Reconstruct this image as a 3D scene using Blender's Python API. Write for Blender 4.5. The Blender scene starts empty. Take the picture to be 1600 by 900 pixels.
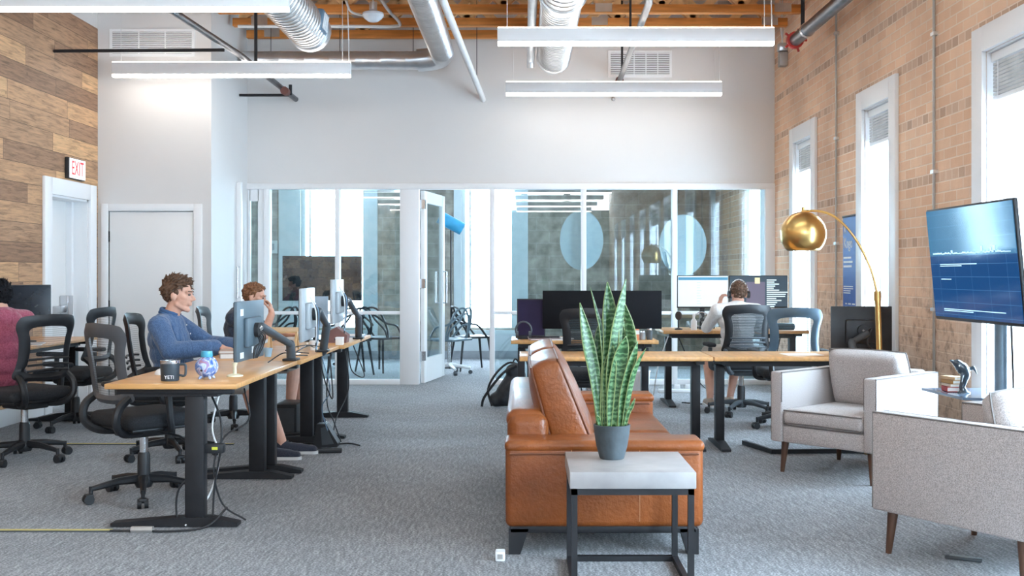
import bpy, bmesh, math, random
from mathutils import Vector, Matrix, Euler
random.seed(7)
C = bpy.context.scene.collection
PI = math.pi
F = 1700.0; VX = 818.0; VY = 428.0; H = 1.32      # focal length in px, vanishing point, eye height
def P(px, py, D): return Vector(((px-VX)*D/F, D, H+(VY-py)*D/F))
def PX(px, D): return (px-VX)*D/F
def PZ(py, D): return H+(VY-py)*D/F
# ---------------------------------------------------------------- camera
cam = bpy.data.cameras.new('camera'); camo = bpy.data.objects.new('camera', cam); C.objects.link(camo)
camo.location = (0, 0, H); camo.rotation_euler = (PI/2, 0, 0)
cam.sensor_width = 36; cam.lens = F/1600*36; cam.shift_x = -18/1600; cam.shift_y = -22/1600
cam.clip_start = .05; cam.clip_end = 200
bpy.context.scene.camera = camo
sc = bpy.context.scene
sc.view_settings.view_transform = 'Standard'; sc.view_settings.look = 'None'
sc.view_settings.exposure = 1.17; sc.view_settings.gamma = 1; sc.view_settings.use_curve_mapping = False
# ---------------------------------------------------------------- daylight
w = bpy.data.worlds.new('world'); sc.world = w; w.use_nodes = True
bg = w.node_tree.nodes['Background']; bg.inputs[0].default_value = (.62, .81, 1, 1); bg.inputs[1].default_value = 16.0
def portal(loc, rot, sx, sy):
    l = bpy.data.lights.new('daylight_portal', 'AREA'); l.shape = 'RECTANGLE'; l.size = sx; l.size_y = sy
    l.cycles.is_portal = True
    o = bpy.data.objects.new('daylight_portal', l); C.objects.link(o); o.location = loc; o.rotation_euler = rot
LIGHT_UP = 2.8; LIGHT_DOWN = 8.0    # strength of the hanging strip lights
# ---------------------------------------------------------------- materials
MATS = {}
def nd(nt, t, **kw):
    n = nt.nodes.new(t)
    for k, v in kw.items():
        if k.startswith('i_'):
            key = k[2:]; key = int(key) if key.isdigit() else key.replace('_', ' ')
            n.inputs[key].default_value = v
        else: setattr(n, k, v)
    return n
def base(name):
    m = bpy.data.materials.new(name); m.use_nodes = True; nt = m.node_tree
    return m, nt, nt.nodes['Principled BSDF'], nt.links
def mat(name, col, rough=.5, metal=0, var=.12, scale=8, bump=0, bscale=60, stretch=(1,1,1), spec=.5, coat=0, sheen=0):
    if name in MATS: return MATS[name]
    m, nt, b, L = base(name)
    tc = nd(nt, 'ShaderNodeTexCoord'); mp = nd(nt, 'ShaderNodeMapping'); mp.inputs['Scale'].default_value = stretch
    L.new(tc.outputs['Object'], mp.inputs[0])
    n = nd(nt, 'ShaderNodeTexNoise'); n.inputs['Scale'].default_value = scale; n.inputs['Detail'].default_value = 5
    L.new(mp.outputs[0], n.inputs['Vector'])
    r = nd(nt, 'ShaderNodeValToRGB'); r.color_ramp.elements[0].position = .3; r.color_ramp.elements[1].position = .7
    r.color_ramp.elements[0].color = tuple(c*(1-var) for c in col)+(1,)
    r.color_ramp.elements[1].color = tuple(min(1, c*(1+var)) for c in col)+(1,)
    L.new(n.outputs[0], r.inputs[0]); L.new(r.outputs[0], b.inputs['Base Color'])
    b.inputs['Roughness'].default_value = rough; b.inputs['Metallic'].default_value = metal
    b.inputs['Specular IOR Level'].default_value = spec; b.inputs['Coat Weight'].default_value = coat
    b.inputs['Sheen Weight'].default_value = sheen
    if bump:
        n2 = nd(nt, 'ShaderNodeTexNoise'); n2.inputs['Scale'].default_value = bscale; L.new(mp.outputs[0], n2.inputs['Vector'])
        bp = nd(nt, 'ShaderNodeBump'); bp.inputs['Strength'].default_value = bump; bp.inputs['Distance'].default_value = .01
        L.new(n2.outputs[0], bp.inputs['Height']); L.new(bp.outputs[0], b.inputs['Normal'])
    MATS[name] = m; return m
def emis(name, col, s):
    if name in MATS: return MATS[name]
    m, nt, b, L = base(name)
    b.inputs['Base Color'].default_value = (*col, 1); b.inputs['Emission Color'].default_value = (*col, 1)
    b.inputs['Emission Strength'].default_value = s; b.inputs['Roughness'].default_value = .3
    MATS[name] = m; return m
def glassm(name, tint, ior=1.5, rough=0.0, extra=0.0, alpha_diff=0.0, dcol=(1,1,1)):
    m, nt, b, L = base(name); nt.nodes.remove(b); out = nt.nodes['Material Output']
    t = nd(nt, 'ShaderNodeBsdfTransparent'); t.inputs[0].default_value = (*tint, 1)
    g = nd(nt, 'ShaderNodeBsdfGlossy'); g.inputs['Roughness'].default_value = rough; g.inputs[0].default_value = (.95,.97,1,1)
    fr = nd(nt, 'ShaderNodeFresnel'); fr.inputs[0].default_value = ior
    # same reflectance from both sides of the thin sheet
    geo = nd(nt, 'ShaderNodeNewGeometry'); mul = nd(nt, 'ShaderNodeMath', operation='MULTIPLY'); sub = nd(nt, 'ShaderNodeMath', operation='SUBTRACT')
    ad = nd(nt, 'ShaderNodeMath', operation='MULTIPLY_ADD'); ad.inputs[1].default_value = (1/ior-ior); ad.inputs[2].default_value = ior
    L.new(geo.outputs['Backfacing'], ad.inputs[0]); L.new(ad.outputs[0], fr.inputs[0])
    a2 = nd(nt, 'ShaderNodeMath', operation='ADD'); a2.inputs[1].default_value = extra; L.new(fr.outputs[0], a2.inputs[0])
    mx = nd(nt, 'ShaderNodeMixShader'); L.new(a2.outputs[0], mx.inputs[0]); L.new(t.outputs[0], mx.inputs[1]); L.new(g.outputs[0], mx.inputs[2])
    last = mx
    if alpha_diff:
        d = nd(nt, 'ShaderNodeBsdfDiffuse'); d.inputs[0].default_value = (*dcol, 1)
        m2 = nd(nt, 'ShaderNodeMixShader'); m2.inputs[0].default_value = alpha_diff
        L.new(mx.outputs[0], m2.inputs[1]); L.new(d.outputs[0], m2.inputs[2]); last = m2
    L.new(last.outputs[0], out.inputs[0]); MATS[name] = m; return m
def ramp(nt, stops):
    r = nd(nt, 'ShaderNodeValToRGB'); e = r.color_ramp.elements
    while len(e) < len(stops): e.new(.5)
    for i, (p, c) in enumerate(stops): e[i].position = p; e[i].color = (*c, 1)
    return r
def M_(nt, op, a, b=None, c=None):
    n = nd(nt, 'ShaderNodeMath', operation=op)
    for i, x in enumerate((a, b, c)):
        if x is None: continue
        if isinstance(x, (int, float)): n.inputs[i].default_value = x
        else: nt.links.new(x, n.inputs[i])
    return n.outputs[0]
def mix(nt, f, a, b, bt='MIX'):
    n = nd(nt, 'ShaderNodeMix', data_type='RGBA', blend_type=bt)
    for i, x in ((0, f), (6, a), (7, b)):
        if isinstance(x, (int, float)): n.inputs[i].default_value = x
        elif isinstance(x, tuple): n.inputs[i].default_value = (*x, 1)
        else: nt.links.new(x, n.inputs[i])
    return n.outputs[2]
def objyz(nt):                        # (Y, Z) of a wall that runs in depth
    tc = nd(nt, 'ShaderNodeTexCoord'); s = nd(nt, 'ShaderNodeSeparateXYZ'); nt.links.new(tc.outputs['Object'], s.inputs[0])
    return tc, s
def brick_mat():
    m, nt, b, L = base('tan_brick'); tc, s = objyz(nt)
    y, z = s.outputs['Y'], s.outputs['Z']
    cb = nd(nt, 'ShaderNodeCombineXYZ'); L.new(y, cb.inputs[0]); L.new(z, cb.inputs[1])
    def bt(wd, off):
        t = nd(nt, 'ShaderNodeTexBrick'); L.new(cb.outputs[0], t.inputs['Vector']); t.inputs['Scale'].default_value = 1
        t.inputs['Brick Width'].default_value = wd; t.inputs['Row Height'].default_value = .0762; t.inputs['Mortar Size'].default_value = .006
        t.inputs['Mortar Smooth'].default_value = .4; t.offset = off; return t
    t1 = bt(.225, .5); t1.inputs['Color1'].default_value = (.88,.61,.42,1); t1.inputs['Color2'].default_value = (.80,.51,.33,1); t1.inputs['Mortar'].default_value = (.90,.74,.61,1); t1.inputs['Bias'].default_value = -.2
    t2 = bt(.112, 0); t2.inputs['Color1'].default_value = (.80,.57,.41,1); t2.inputs['Color2'].default_value = (.55,.36,.25,1); t2.inputs['Mortar'].default_value = (.90,.74,.61,1)
    row = M_(nt, 'FLOOR', M_(nt, 'DIVIDE', z, .0762)); hd = M_(nt, 'COMPARE', M_(nt, 'MODULO', row, 6.0), 2.0, .4)
    big = nd(nt, 'ShaderNodeTexNoise'); L.new(tc.outputs['Object'], big.inputs['Vector']); big.inputs['Scale'].default_value = 1.1; big.inputs['Detail'].default_value = 4
    col = mix(nt, hd, t1.outputs[0], t2.outputs[0])
    rb = ramp(nt, [(.32, (.84,.80,.78)), (.62, (1.08,1.06,1.04))]); L.new(big.outputs[0], rb.inputs[0])
    col = mix(nt, 1.0, col, rb.outputs[0], 'MULTIPLY')
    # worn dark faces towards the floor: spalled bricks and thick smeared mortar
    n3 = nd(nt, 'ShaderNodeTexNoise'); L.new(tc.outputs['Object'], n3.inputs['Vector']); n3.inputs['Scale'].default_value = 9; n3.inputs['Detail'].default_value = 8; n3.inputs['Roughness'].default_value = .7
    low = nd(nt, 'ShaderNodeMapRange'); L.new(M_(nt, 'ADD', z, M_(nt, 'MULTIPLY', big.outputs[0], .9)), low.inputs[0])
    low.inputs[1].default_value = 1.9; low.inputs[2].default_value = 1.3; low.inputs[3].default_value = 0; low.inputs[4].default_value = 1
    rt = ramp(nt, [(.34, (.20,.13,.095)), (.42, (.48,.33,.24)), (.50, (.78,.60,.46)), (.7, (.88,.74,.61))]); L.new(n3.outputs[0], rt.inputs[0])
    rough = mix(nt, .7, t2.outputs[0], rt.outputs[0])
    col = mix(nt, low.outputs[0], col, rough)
    L.new(col, b.inputs['Base Color']); b.inputs['Roughness'].default_value = .85
    h = M_(nt, 'ADD', M_(nt, 'MULTIPLY', t1.outputs['Fac'], -.6), M_(nt, 'MULTIPLY', n3.outputs[0], .8))
    bp = nd(nt, 'ShaderNodeBump'); bp.inputs['Strength'].default_value = .55; bp.inputs['Distance'].default_value = .012; L.new(h, bp.inputs['Height']); L.new(bp.outputs[0], b.inputs['Normal'])
    MATS['brick'] = m; return m
def block_mat():
    m, nt, b, L = base('grey_concrete_block'); tc = nd(nt, 'ShaderNodeTexCoord'); s = nd(nt, 'ShaderNodeSeparateXYZ'); L.new(tc.outputs['Object'], s.inputs[0])
    cb = nd(nt, 'ShaderNodeCombineXYZ'); L.new(s.outputs['X'], cb.inputs[0]); L.new(s.outputs['Z'], cb.inputs[1])
    t = nd(nt, 'ShaderNodeTexBrick'); L.new(cb.outputs[0], t.inputs['Vector']); t.inputs['Scale'].default_value = 1; t.inputs['Brick Width'].default_value = .4; t.inputs['Row Height'].default_value = .2
    t.inputs['Mortar Size'].default_value = .008; t.inputs['Color1'].default_value = (.42,.38,.32,1); t.inputs['Color2'].default_value = (.33,.30,.255,1); t.inputs['Mortar'].default_value = (.43,.40,.35,1)
    n = nd(nt, 'ShaderNodeTexNoise'); L.new(tc.outputs['Object'], n.inputs['Vector']); n.inputs['Scale'].default_value = 5; n.inputs['Detail'].default_value = 8
    r = ramp(nt, [(.3, (.55,.55,.55)), (.7, (1.3,1.3,1.3))]); L.new(n.outputs[0], r.inputs[0])
    L.new(mix(nt, 1.0, t.outputs[0], r.outputs[0], 'MULTIPLY'), b.inputs['Base Color']); b.inputs['Roughness'].default_value = .9
    MATS['block'] = m; return m
def plank_mat():
    m, nt, b, L = base('reclaimed_plank'); tc, s = objyz(nt); y, z = s.outputs['Y'], s.outputs['Z']
    rh = .178; zz = M_(nt, 'DIVIDE', z, rh); row = M_(nt, 'FLOOR', zz)
    wn = nd(nt, 'ShaderNodeTexWhiteNoise', noise_dimensions='1D'); L.new(row, wn.inputs['W'])
    yy = M_(nt, 'DIVIDE', M_(nt, 'ADD', y, M_(nt, 'MULTIPLY', wn.outputs[0], 7.0)), 1.25); colm = M_(nt, 'FLOOR', yy)
    w2 = nd(nt, 'ShaderNodeTexWhiteNoise', noise_dimensions='2D'); cv = nd(nt, 'ShaderNodeCombineXYZ'); L.new(row, cv.inputs[0]); L.new(colm, cv.inputs[1]); L.new(cv.outputs[0], w2.inputs['Vector'])
    r = ramp(nt, [(0, (.24,.13,.075)), (.25, (.36,.205,.12)), (.5, (.47,.275,.155)), (.75, (.54,.31,.165)), (1, (.64,.385,.20))]); L.new(w2.outputs[0], r.inputs[0])
    mp = nd(nt, 'ShaderNodeMapping'); mp.inputs['Scale'].default_value = (1, 1.2, 14); L.new(tc.outputs['Object'], mp.inputs[0])
    off = nd(nt, 'ShaderNodeVectorMath', operation='ADD'); L.new(mp.outputs[0], off.inputs[0]); L.new(w2.outputs['Color'], off.inputs[1])
    n = nd(nt, 'ShaderNodeTexNoise'); n.inputs['Scale'].default_value = 3.2; n.inputs['Detail'].default_value = 8; n.inputs['Roughness'].default_value = .65; n.inputs['Distortion'].default_value = .6; L.new(off.outputs[0], n.inputs['Vector'])
    rg = ramp(nt, [(.3, (.45,.43,.42)), (.52, (1,1,1)), (.72, (1.3,1.26,1.2))]); L.new(n.outputs[0], rg.inputs[0])
    col = mix(nt, 1.0, r.outputs[0], rg.outputs[0], 'MULTIPLY')
    v = nd(nt, 'ShaderNodeTexVoronoi'); v.inputs['Scale'].default_value = 2.6; L.new(tc.outputs['Object'], v.inputs['Vector'])
    kn = nd(nt, 'ShaderNodeMapRange'); L.new(v.outputs['Distance'], kn.inputs[0]); kn.inputs[1].default_value = .03; kn.inputs[2].default_value = .07; kn.inputs[3].default_value = .3; kn.inputs[4].default_value = 1
    col = mix(nt, 1.0, col, kn.outputs[0], 'MULTIPLY')
    ez = M_(nt, 'LESS_THAN', M_(nt, 'FRACT', zz), .022); ey = M_(nt, 'LESS_THAN', M_(nt, 'FRACT', yy), .004); e = M_(nt, 'MAXIMUM', ez, ey)
    col = mix(nt, e, col, (.06,.035,.02))
    L.new(col, b.inputs['Base Color']); b.inputs['Roughness'].default_value = .6
    bp = nd(nt, 'ShaderNodeBump'); bp.inputs['Strength'].default_value = .4; bp.inputs['Distance'].default_value = .006
    L.new(M_(nt, 'SUBTRACT', M_(nt, 'ADD', n.outputs[0], M_(nt, 'MULTIPLY', w2.outputs[0], 1.5)), e), bp.inputs['Height']); L.new(bp.outputs[0], b.inputs['Normal'])
    MATS['plank'] = m; return m
def carpet_mat():
    m, nt, b, L = base('grey_carpet'); tc = nd(nt, 'ShaderNodeTexCoord')
    n = nd(nt, 'ShaderNodeTexNoise'); n.inputs['Scale'].default_value = 95; n.inputs['Detail'].default_value = 3; L.new(tc.outputs['Object'], n.inputs['Vector'])
    mp = nd(nt, 'ShaderNodeMapping'); mp.inputs['Scale'].default_value = (60, 9, 1); mp.inputs['Rotation'].default_value = (0, 0, .7); L.new(tc.outputs['Object'], mp.inputs[0])
    n2 = nd(nt, 'ShaderNodeTexNoise'); n2.inputs['Scale'].default_value = 1; n2.inputs['Detail'].default_value = 3; L.new(mp.outputs[0], n2.inputs['Vector'])
    n4 = nd(nt, 'ShaderNodeTexNoise'); n4.inputs['Scale'].default_value = 1.3; L.new(tc.outputs['Object'], n4.inputs['Vector'])
    s = M_(nt, 'ADD', M_(nt, 'MULTIPLY', n.outputs[0], .6), M_(nt, 'ADD', M_(nt, 'MULTIPLY', n2.outputs[0], .3), M_(nt, 'MULTIPLY', n4.outputs[0], .1)))
    r = ramp(nt, [(.38, (.055,.055,.062)), (.5, (.155,.155,.165)), (.62, (.37,.37,.385))]); L.new(s, r.inputs[0])
    L.new(r.outputs[0], b.inputs['Base Color']); b.inputs['Roughness'].default_value = .95; b.inputs['Sheen Weight'].default_value = .2
    bp = nd(nt, 'ShaderNodeBump'); bp.inputs['Strength'].default_value = .5; bp.inputs['Distance'].default_value = .006; L.new(n.outputs[0], bp.inputs['Height']); L.new(bp.outputs[0], b.inputs['Normal'])
    MATS['carpet'] = m; return m
def fabric_mat(name, c1, c2, sc_=220, folds=0):
    m, nt, b, L = base(name); tc = nd(nt, 'ShaderNodeTexCoord')
    n = nd(nt, 'ShaderNodeTexNoise'); n.inputs['Scale'].default_value = sc_; n.inputs['Detail'].default_value = 4; n.inputs['Roughness'].default_value = .8; L.new(tc.outputs['Object'], n.inputs['Vector'])
    r = ramp(nt, [(.38, c1), (.62, c2)]); L.new(n.outputs[0], r.inputs[0]); L.new(r.outputs[0], b.inputs['Base Color'])
    b.inputs['Roughness'].default_value = .9; b.inputs['Sheen Weight'].default_value = .25
    bp = nd(nt, 'ShaderNodeBump'); bp.inputs['Strength'].default_value = .3; bp.inputs['Distance'].default_value = .003; L.new(n.outputs[0], bp.inputs['Height']); L.new(bp.outputs[0], b.inputs['Normal'])
    if folds:
        mp = nd(nt, 'ShaderNodeMapping'); mp.inputs['Rotation'].default_value = (.5,.3,0); mp.inputs['Scale'].default_value = (1,1,.35); L.new(tc.outputs['Object'], mp.inputs[0])
        f = nd(nt, 'ShaderNodeTexNoise'); f.inputs['Scale'].default_value = 11; f.inputs['Detail'].default_value = 2; f.inputs['Distortion'].default_value = 1.2; L.new(mp.outputs[0], f.inputs['Vector'])
        b2 = nd(nt, 'ShaderNodeBump'); b2.inputs['Strength'].default_value = folds; b2.inputs['Distance'].default_value = .03; L.new(f.outputs[0], b2.inputs['Height']); L.new(bp.outputs[0], b2.inputs['Normal']); L.new(b2.outputs[0], b.inputs['Normal'])
    MATS[name] = m; return m
def mesh_mat(name, col, alpha):
    m, nt, b, L = base(name); b.inputs['Base Color'].default_value = (*col, 1); b.inputs['Roughness'].default_value = .6
    tc = nd(nt, 'ShaderNodeTexCoord'); wv = nd(nt, 'ShaderNodeTexWave', bands_direction='Z'); wv.inputs['Scale'].default_value = 22; wv.inputs['Distortion'].default_value = 1.2; wv.inputs['Detail'].default_value = 1
    L.new(tc.outputs['Object'], wv.inputs['Vector'])
    mr = nd(nt, 'ShaderNodeMapRange'); L.new(wv.outputs[1], mr.inputs[0]); mr.inputs[3].default_value = max(0, alpha-.15); mr.inputs[4].default_value = min(1, alpha+.15)
    L.new(mr.outputs[0], b.inputs['Alpha']); MATS[name] = m; return m
def leaf_mat():
    m, nt, b, L = base('snake_plant_leaf'); tc = nd(nt, 'ShaderNodeTexCoord'); uv = nd(nt, 'ShaderNodeUVMap')
    su = nd(nt, 'ShaderNodeSeparateXYZ'); L.new(uv.outputs[0], su.inputs[0])
    wv = nd(nt, 'ShaderNodeTexWave', bands_direction='Z'); wv.inputs['Scale'].default_value = 13; wv.inputs['Distortion'].default_value = 6; wv.inputs['Detail'].default_value = 3; wv.inputs['Detail Scale'].default_value = 3
    L.new(tc.outputs['Object'], wv.inputs['Vector'])
    r = ramp(nt, [(.25, (.022,.075,.022)), (.55, (.05,.14,.04)), (.9, (.13,.235,.105))]); L.new(wv.outputs[1], r.inputs[0])
    ed = M_(nt, 'GREATER_THAN', M_(nt, 'ABSOLUTE', M_(nt, 'SUBTRACT', su.outputs[0], .5)), .455)
    L.new(mix(nt, ed, r.outputs[0], (.22,.28,.10)), b.inputs['Base Color']); b.inputs['Roughness'].default_value = .35
    MATS['leaf'] = m; return m
def frosted(name, col, a):
    return glassm(name, (.92,.96,.97), 1.3, 0, 0, a, col)
brick = brick_mat(); block = block_mat(); plank = plank_mat(); carpet = carpet_mat(); leafm = leaf_mat()
white = mat('white_paint', (.70,.68,.665), .55, var=.015, scale=1.5)
trimw = mat('white_trim_paint', (.84,.84,.845), .4, var=.01, scale=2)
doorw = mat('white_door_paint', (.80,.785,.77), .45, var=.012, scale=2)
black = mat('black_plastic', (.016,.017,.02), .45, var=.2)
blackm = mat('black_powder_coated_steel', (.02,.02,.023), .5, .3, var=.2)
blackf = mat('black_fabric', (.022,.023,.027), .9, var=.35, scale=120, bump=.3, bscale=400)
dkgrey = mat('charcoal_plastic', (.06,.07,.08), .45, var=.15)
bluegrey = mat('blue_grey_plastic', (.10,.17,.24), .4, var=.1)
chrome = mat('brushed_steel', (.62,.63,.65), .25, 1, var=.08)
galv = mat('galvanized_duct_steel', (.72,.74,.76), .3, .9, var=.12, scale=5)
brass = mat('brushed_brass', (.70,.46,.17), .28, 1, var=.08, scale=3, stretch=(1,1,.1))
leather = mat('cognac_leather', (.245,.066,.014), .38, 0, var=.35, scale=3.5, bump=.3, bscale=55, coat=.05, spec=.4)
seamm = mat('dark_leather_seam', (.16,.05,.02), .5)
fabric = fabric_mat('grey_tweed', (.26,.225,.21), (.62,.555,.53))
piping = mat('dark_grey_piping', (.16,.14,.13), .8)
deskw = mat('light_maple_desktop', (.64,.33,.115), .42, 0, var=.14, scale=3, stretch=(1, 12, 12), coat=.2)
deskw2 = mat('light_maple_desktop_across', (.64,.33,.115), .42, 0, var=.14, scale=3, stretch=(12, 1, 12), coat=.2)
walnut = mat('dark_walnut', (.10,.045,.025), .4, var=.3, scale=6, stretch=(6,6,1))
concrete = mat('polished_concrete', (.34,.32,.315), .5, var=.16, scale=7)
potm = mat('dark_slate_ceramic', (.06,.075,.085), .6, var=.35, scale=9, bump=.15, bscale=40)
soil = mat('dry_moss_soil', (.20,.19,.08), .95, var=.5, scale=70, bump=.8, bscale=90)
timber = mat('orange_fir_timber', (.66,.25,.055), .6, var=.28, scale=2.5, stretch=(1,10,10))
timberl = mat('pale_fir_timber', (.80,.50,.24), .6, var=.2, scale=2.5, stretch=(4,4,4))
deckm = mat('white_roof_deck', (.70,.66,.62), .8, var=.08, scale=3)
pipem = mat('dark_steel_pipe', (.13,.13,.14), .35, .8, var=.2)
pipew = mat('white_painted_pipe', (.74,.73,.72), .4, var=.05)
rustm = mat('rust_brown_coupling', (.16,.06,.05), .6)
red = mat('red_paint', (.55,.04,.03), .5)
screenoff = mat('dark_glossy_screen', (.012,.013,.018), .12, var=.2)
skin = mat('skin', (.72,.40,.29), .5, var=.10, scale=14)
hairb = mat('brown_hair', (.10,.05,.027), .6, var=.5, scale=60)
hairr = mat('auburn_hair', (.20,.085,.035), .6, var=.4, scale=60)
hairk = mat('black_hair', (.008,.008,.010), .8, spec=.15, var=.4, scale=60)
shirtb = fabric_mat('blue_chambray', (.045,.10,.22), (.12,.21,.38), 160, .9)
shirtp = fabric_mat('maroon_pink_jersey', (.26,.045,.085), (.42,.10,.16), 90, .9)
shirtn = fabric_mat('navy_jersey', (.02,.03,.06), (.06,.08,.12), 160, .8)
shirtw = fabric_mat('off_white_cotton', (.74,.70,.68), (.90,.87,.85), 160, .8)
khaki = fabric_mat('khaki_cotton', (.42,.37,.31), (.56,.50,.43), 160)
navyk = fabric_mat('dark_navy_knit', (.02,.025,.045), (.06,.065,.09), 260)
paper = mat('paper', (.82,.80,.76), .8, var=.04)
steelblue = mat('blue_grey_metal', (.16,.25,.34), .4, .3)
yellowc = mat('yellow_cable_strip', (.62,.50,.17), .5)
tan = mat('tan_cardboard', (.50,.33,.20), .8)
emitdn = emis('lit_diffuser', (1,.94,.87), LIGHT_DOWN); emitup = emis('lit_upper_diffuser', (1,.94,.87), LIGHT_UP)
glass = glassm('clear_glass', (.87,.94,.95), 1.75)
wglass = glassm('window_glass', (.96,.98,.98), 1.35)
smoked = glassm('smoked_glass', (.30,.36,.42), 1.6)
frost = frosted('frosted_film', (.72,.82,.87), .55)
meshk = mesh_mat('black_seat_mesh', (.02,.03,.035), .82)
meshc = mesh_mat('clear_grey_mesh', (.20,.22,.24), .13)
# ---------------------------------------------------------------- mesh builder
class MB:
    def __init__(s): s.v = []; s.f = []; s.m = []; s.uv = {}
    def add(s, vs, fs, mi=0, M=None):
        o = len(s.v)
        s.v += [tuple(M @ Vector(v)) if M is not None else tuple(v) for v in vs]
        s.f += [tuple(i+o for i in f) for f in fs]; s.m += [mi]*len(fs); return s
    def box(s, c, d, rot=(0,0,0), bev=0, seg=2, mi=0, M=None):
        bm = bmesh.new(); bmesh.ops.create_cube(bm, size=1)
        for v in bm.verts: v.co = Vector((v.co.x*d[0], v.co.y*d[1], v.co.z*d[2]))
        if bev: bmesh.ops.bevel(bm, geom=bm.edges[:], offset=min(bev, min(d)*.49), segments=seg, affect='EDGES', profile=.5)
        T = Matrix.Translation(c) @ Euler(rot).to_matrix().to_4x4()
        if M is not None: T = M @ T
        bm.verts.index_update(); s.add([v.co[:] for v in bm.verts], [[v.index for v in f.verts] for f in bm.faces], mi, T); bm.free(); return s
    def b2(s, x0, x1, y0, y1, z0, z1, bev=0, seg=2, mi=0, M=None):
        return s.box(((x0+x1)/2, (y0+y1)/2, (z0+z1)/2), (abs(x1-x0), abs(y1-y0), abs(z1-z0)), bev=bev, seg=seg, mi=mi, M=M)
    def tube(s, pts, r, n=8, mi=0, caps=True, M=None, closed=False):
        pts = [Vector(p) for p in pts]; k = len(pts); rs = [r]*k if isinstance(r, (int, float)) else list(r)
        vs = []; up = None
        for i, p in enumerate(pts):
            if closed: t = (pts[(i+1) % k]-pts[i-1])
            else: t = pts[min(i+1, k-1)]-pts[max(i-1, 0)]
            if t.length < 1e-9: t = Vector((0,0,1))
            t.normalize()
            if up is None: up = Vector((0,0,1)) if abs(t.z) < .9 else Vector((0,1,0))
            a = up-t*up.dot(t)
            if a.length < 1e-6: a = t.orthogonal()
            a.normalize(); up = a; b = t.cross(a)
            for j in range(n):
                q = 2*PI*(j+.5)/n; vs.append(p+(a*math.cos(q)+b*math.sin(q))*rs[i])
        fs = []
        for i in range(k if closed else k-1):
            i2 = (i+1) % k
            for j in range(n): fs.append((i*n+j, i*n+(j+1) % n, i2*n+(j+1) % n, i2*n+j))
        if caps and not closed: fs.append(tuple(range(n))[::-1]); fs.append(tuple((k-1)*n+j for j in range(n)))
        return s.add(vs, fs, mi, M)
    def lathe(s, prof, n=24, c=(0,0,0), mi=0, M=None):
        vs = []; k = len(prof)
        for r, z in prof:
            for j in range(n): a = 2*PI*j/n; vs.append((c[0]+r*math.cos(a), c[1]+r*math.sin(a), c[2]+z))
        fs = [(i*n+j, i*n+(j+1) % n, (i+1)*n+(j+1) % n, (i+1)*n+j) for i in range(k-1) for j in range(n)]
        if prof[0][0] > 1e-5: fs.append(tuple(range(n))[::-1])
        if prof[-1][0] > 1e-5: fs.append(tuple((k-1)*n+j for j in range(n)))
        return s.add(vs, fs, mi, M)
    def prism(s, poly, h0, h1, axis='z', mi=0, M=None):
        k = len(poly)
        def q(p, h): return (p[0], p[1], h) if axis == 'z' else ((p[0], h, p[1]) if axis == 'y' else (h, p[0], p[1]))
        vs = [q(p, h0) for p in poly]+[q(p, h1) for p in poly]
        fs = [tuple(range(k))[::-1], tuple(range(k, 2*k))]+[(i, (i+1) % k, k+(i+1) % k, k+i) for i in range(k)]
        return s.add(vs, fs, mi, M)
    def ell(s, c, r, rot=(0,0,0), n=16, m=10, mi=0, M=None):
        T = Matrix.Translation(c) @ Euler(rot).to_matrix().to_4x4()
        if M is not None: T = M @ T
        vs = [(0,0,-r[2])]
        for i in range(1, m):
            a = PI*i/m-PI/2
            for j in range(n): b = 2*PI*j/n; vs.append((r[0]*math.cos(a)*math.cos(b), r[1]*math.cos(a)*math.sin(b), r[2]*math.sin(a)))
        vs.append((0,0,r[2])); e = len(vs)-1
        fs = [(0, 1+(j+1) % n, 1+j) for j in range(n)]+[(1+(i*n)+j, 1+i*n+(j+1) % n, 1+(i+1)*n+(j+1) % n, 1+(i+1)*n+j) for i in range(m-2) for j in range(n)]
        fs += [(1+(m-2)*n+j, 1+(m-2)*n+(j+1) % n, e) for j in range(n)]
        return s.add(vs, fs, mi, T)
    def cap(s, a, b, ra, rb=None, n=12, M=None):
        a = Vector(a); b = Vector(b); rb = ra if rb is None else rb
        if M is not None:
            a = M @ a; b = M @ b; k_ = M.to_scale()[0]; ra *= k_; rb *= k_
        d = b-a; L = max(d.length, 1e-5); q = Vector((0,0,1)).rotation_difference(d/L).to_matrix().to_4x4() if d.length > 1e-5 else Matrix()
        pr = [(max(1e-6, ra*math.cos(t)), ra*math.sin(t)) for t in (-PI/2, -PI/2.6, -PI/4, -PI/8, 0)]+[(max(1e-6, rb*math.cos(t)), L+rb*math.sin(t)) for t in (0, PI/8, PI/4, PI/2.6, PI/2)]
        return s.lathe(pr, n, M=Matrix.Translation(a) @ q)
    def pillow(s, c, d, rot=(0,0,0), bulge=.35, n=12, p=3.0, wr=0.0, mi=0, M=None, seed=0):
        # soft cushion: thickness d[1] bulges to the middle, outline d[0] x d[2]
        T = Matrix.Translation(c) @ Euler(rot).to_matrix().to_4x4()
        if M is not None: T = M @ T
        rnd = random.Random(seed); vs = []; N = n+1; idx = {}
        for sd in (-1, 1):
            for i in range(N):
                for j in range(N):
                    u = -1+2*i/n; v = -1+2*j/n
                    e = (1-abs(u)**p)*(1-abs(v)**p); t = (1-bulge)*min(1, e*4)**.5+bulge*e**.5
                    edge = i in (0, n) or j in (0, n)
                    if edge and sd == 1: idx[(sd, i, j)] = idx[(-1, i, j)]; continue
                    cr = 1-.05*(abs(u)*abs(v))**2
                    w_ = wr*(math.sin(u*5+seed)+math.sin(v*7+u*4+seed*2))*e
                    idx[(sd, i, j)] = len(vs); vs.append((u*d[0]/2*cr, sd*t*d[1]/2+w_, v*d[2]/2*cr))
        fs = []
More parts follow.
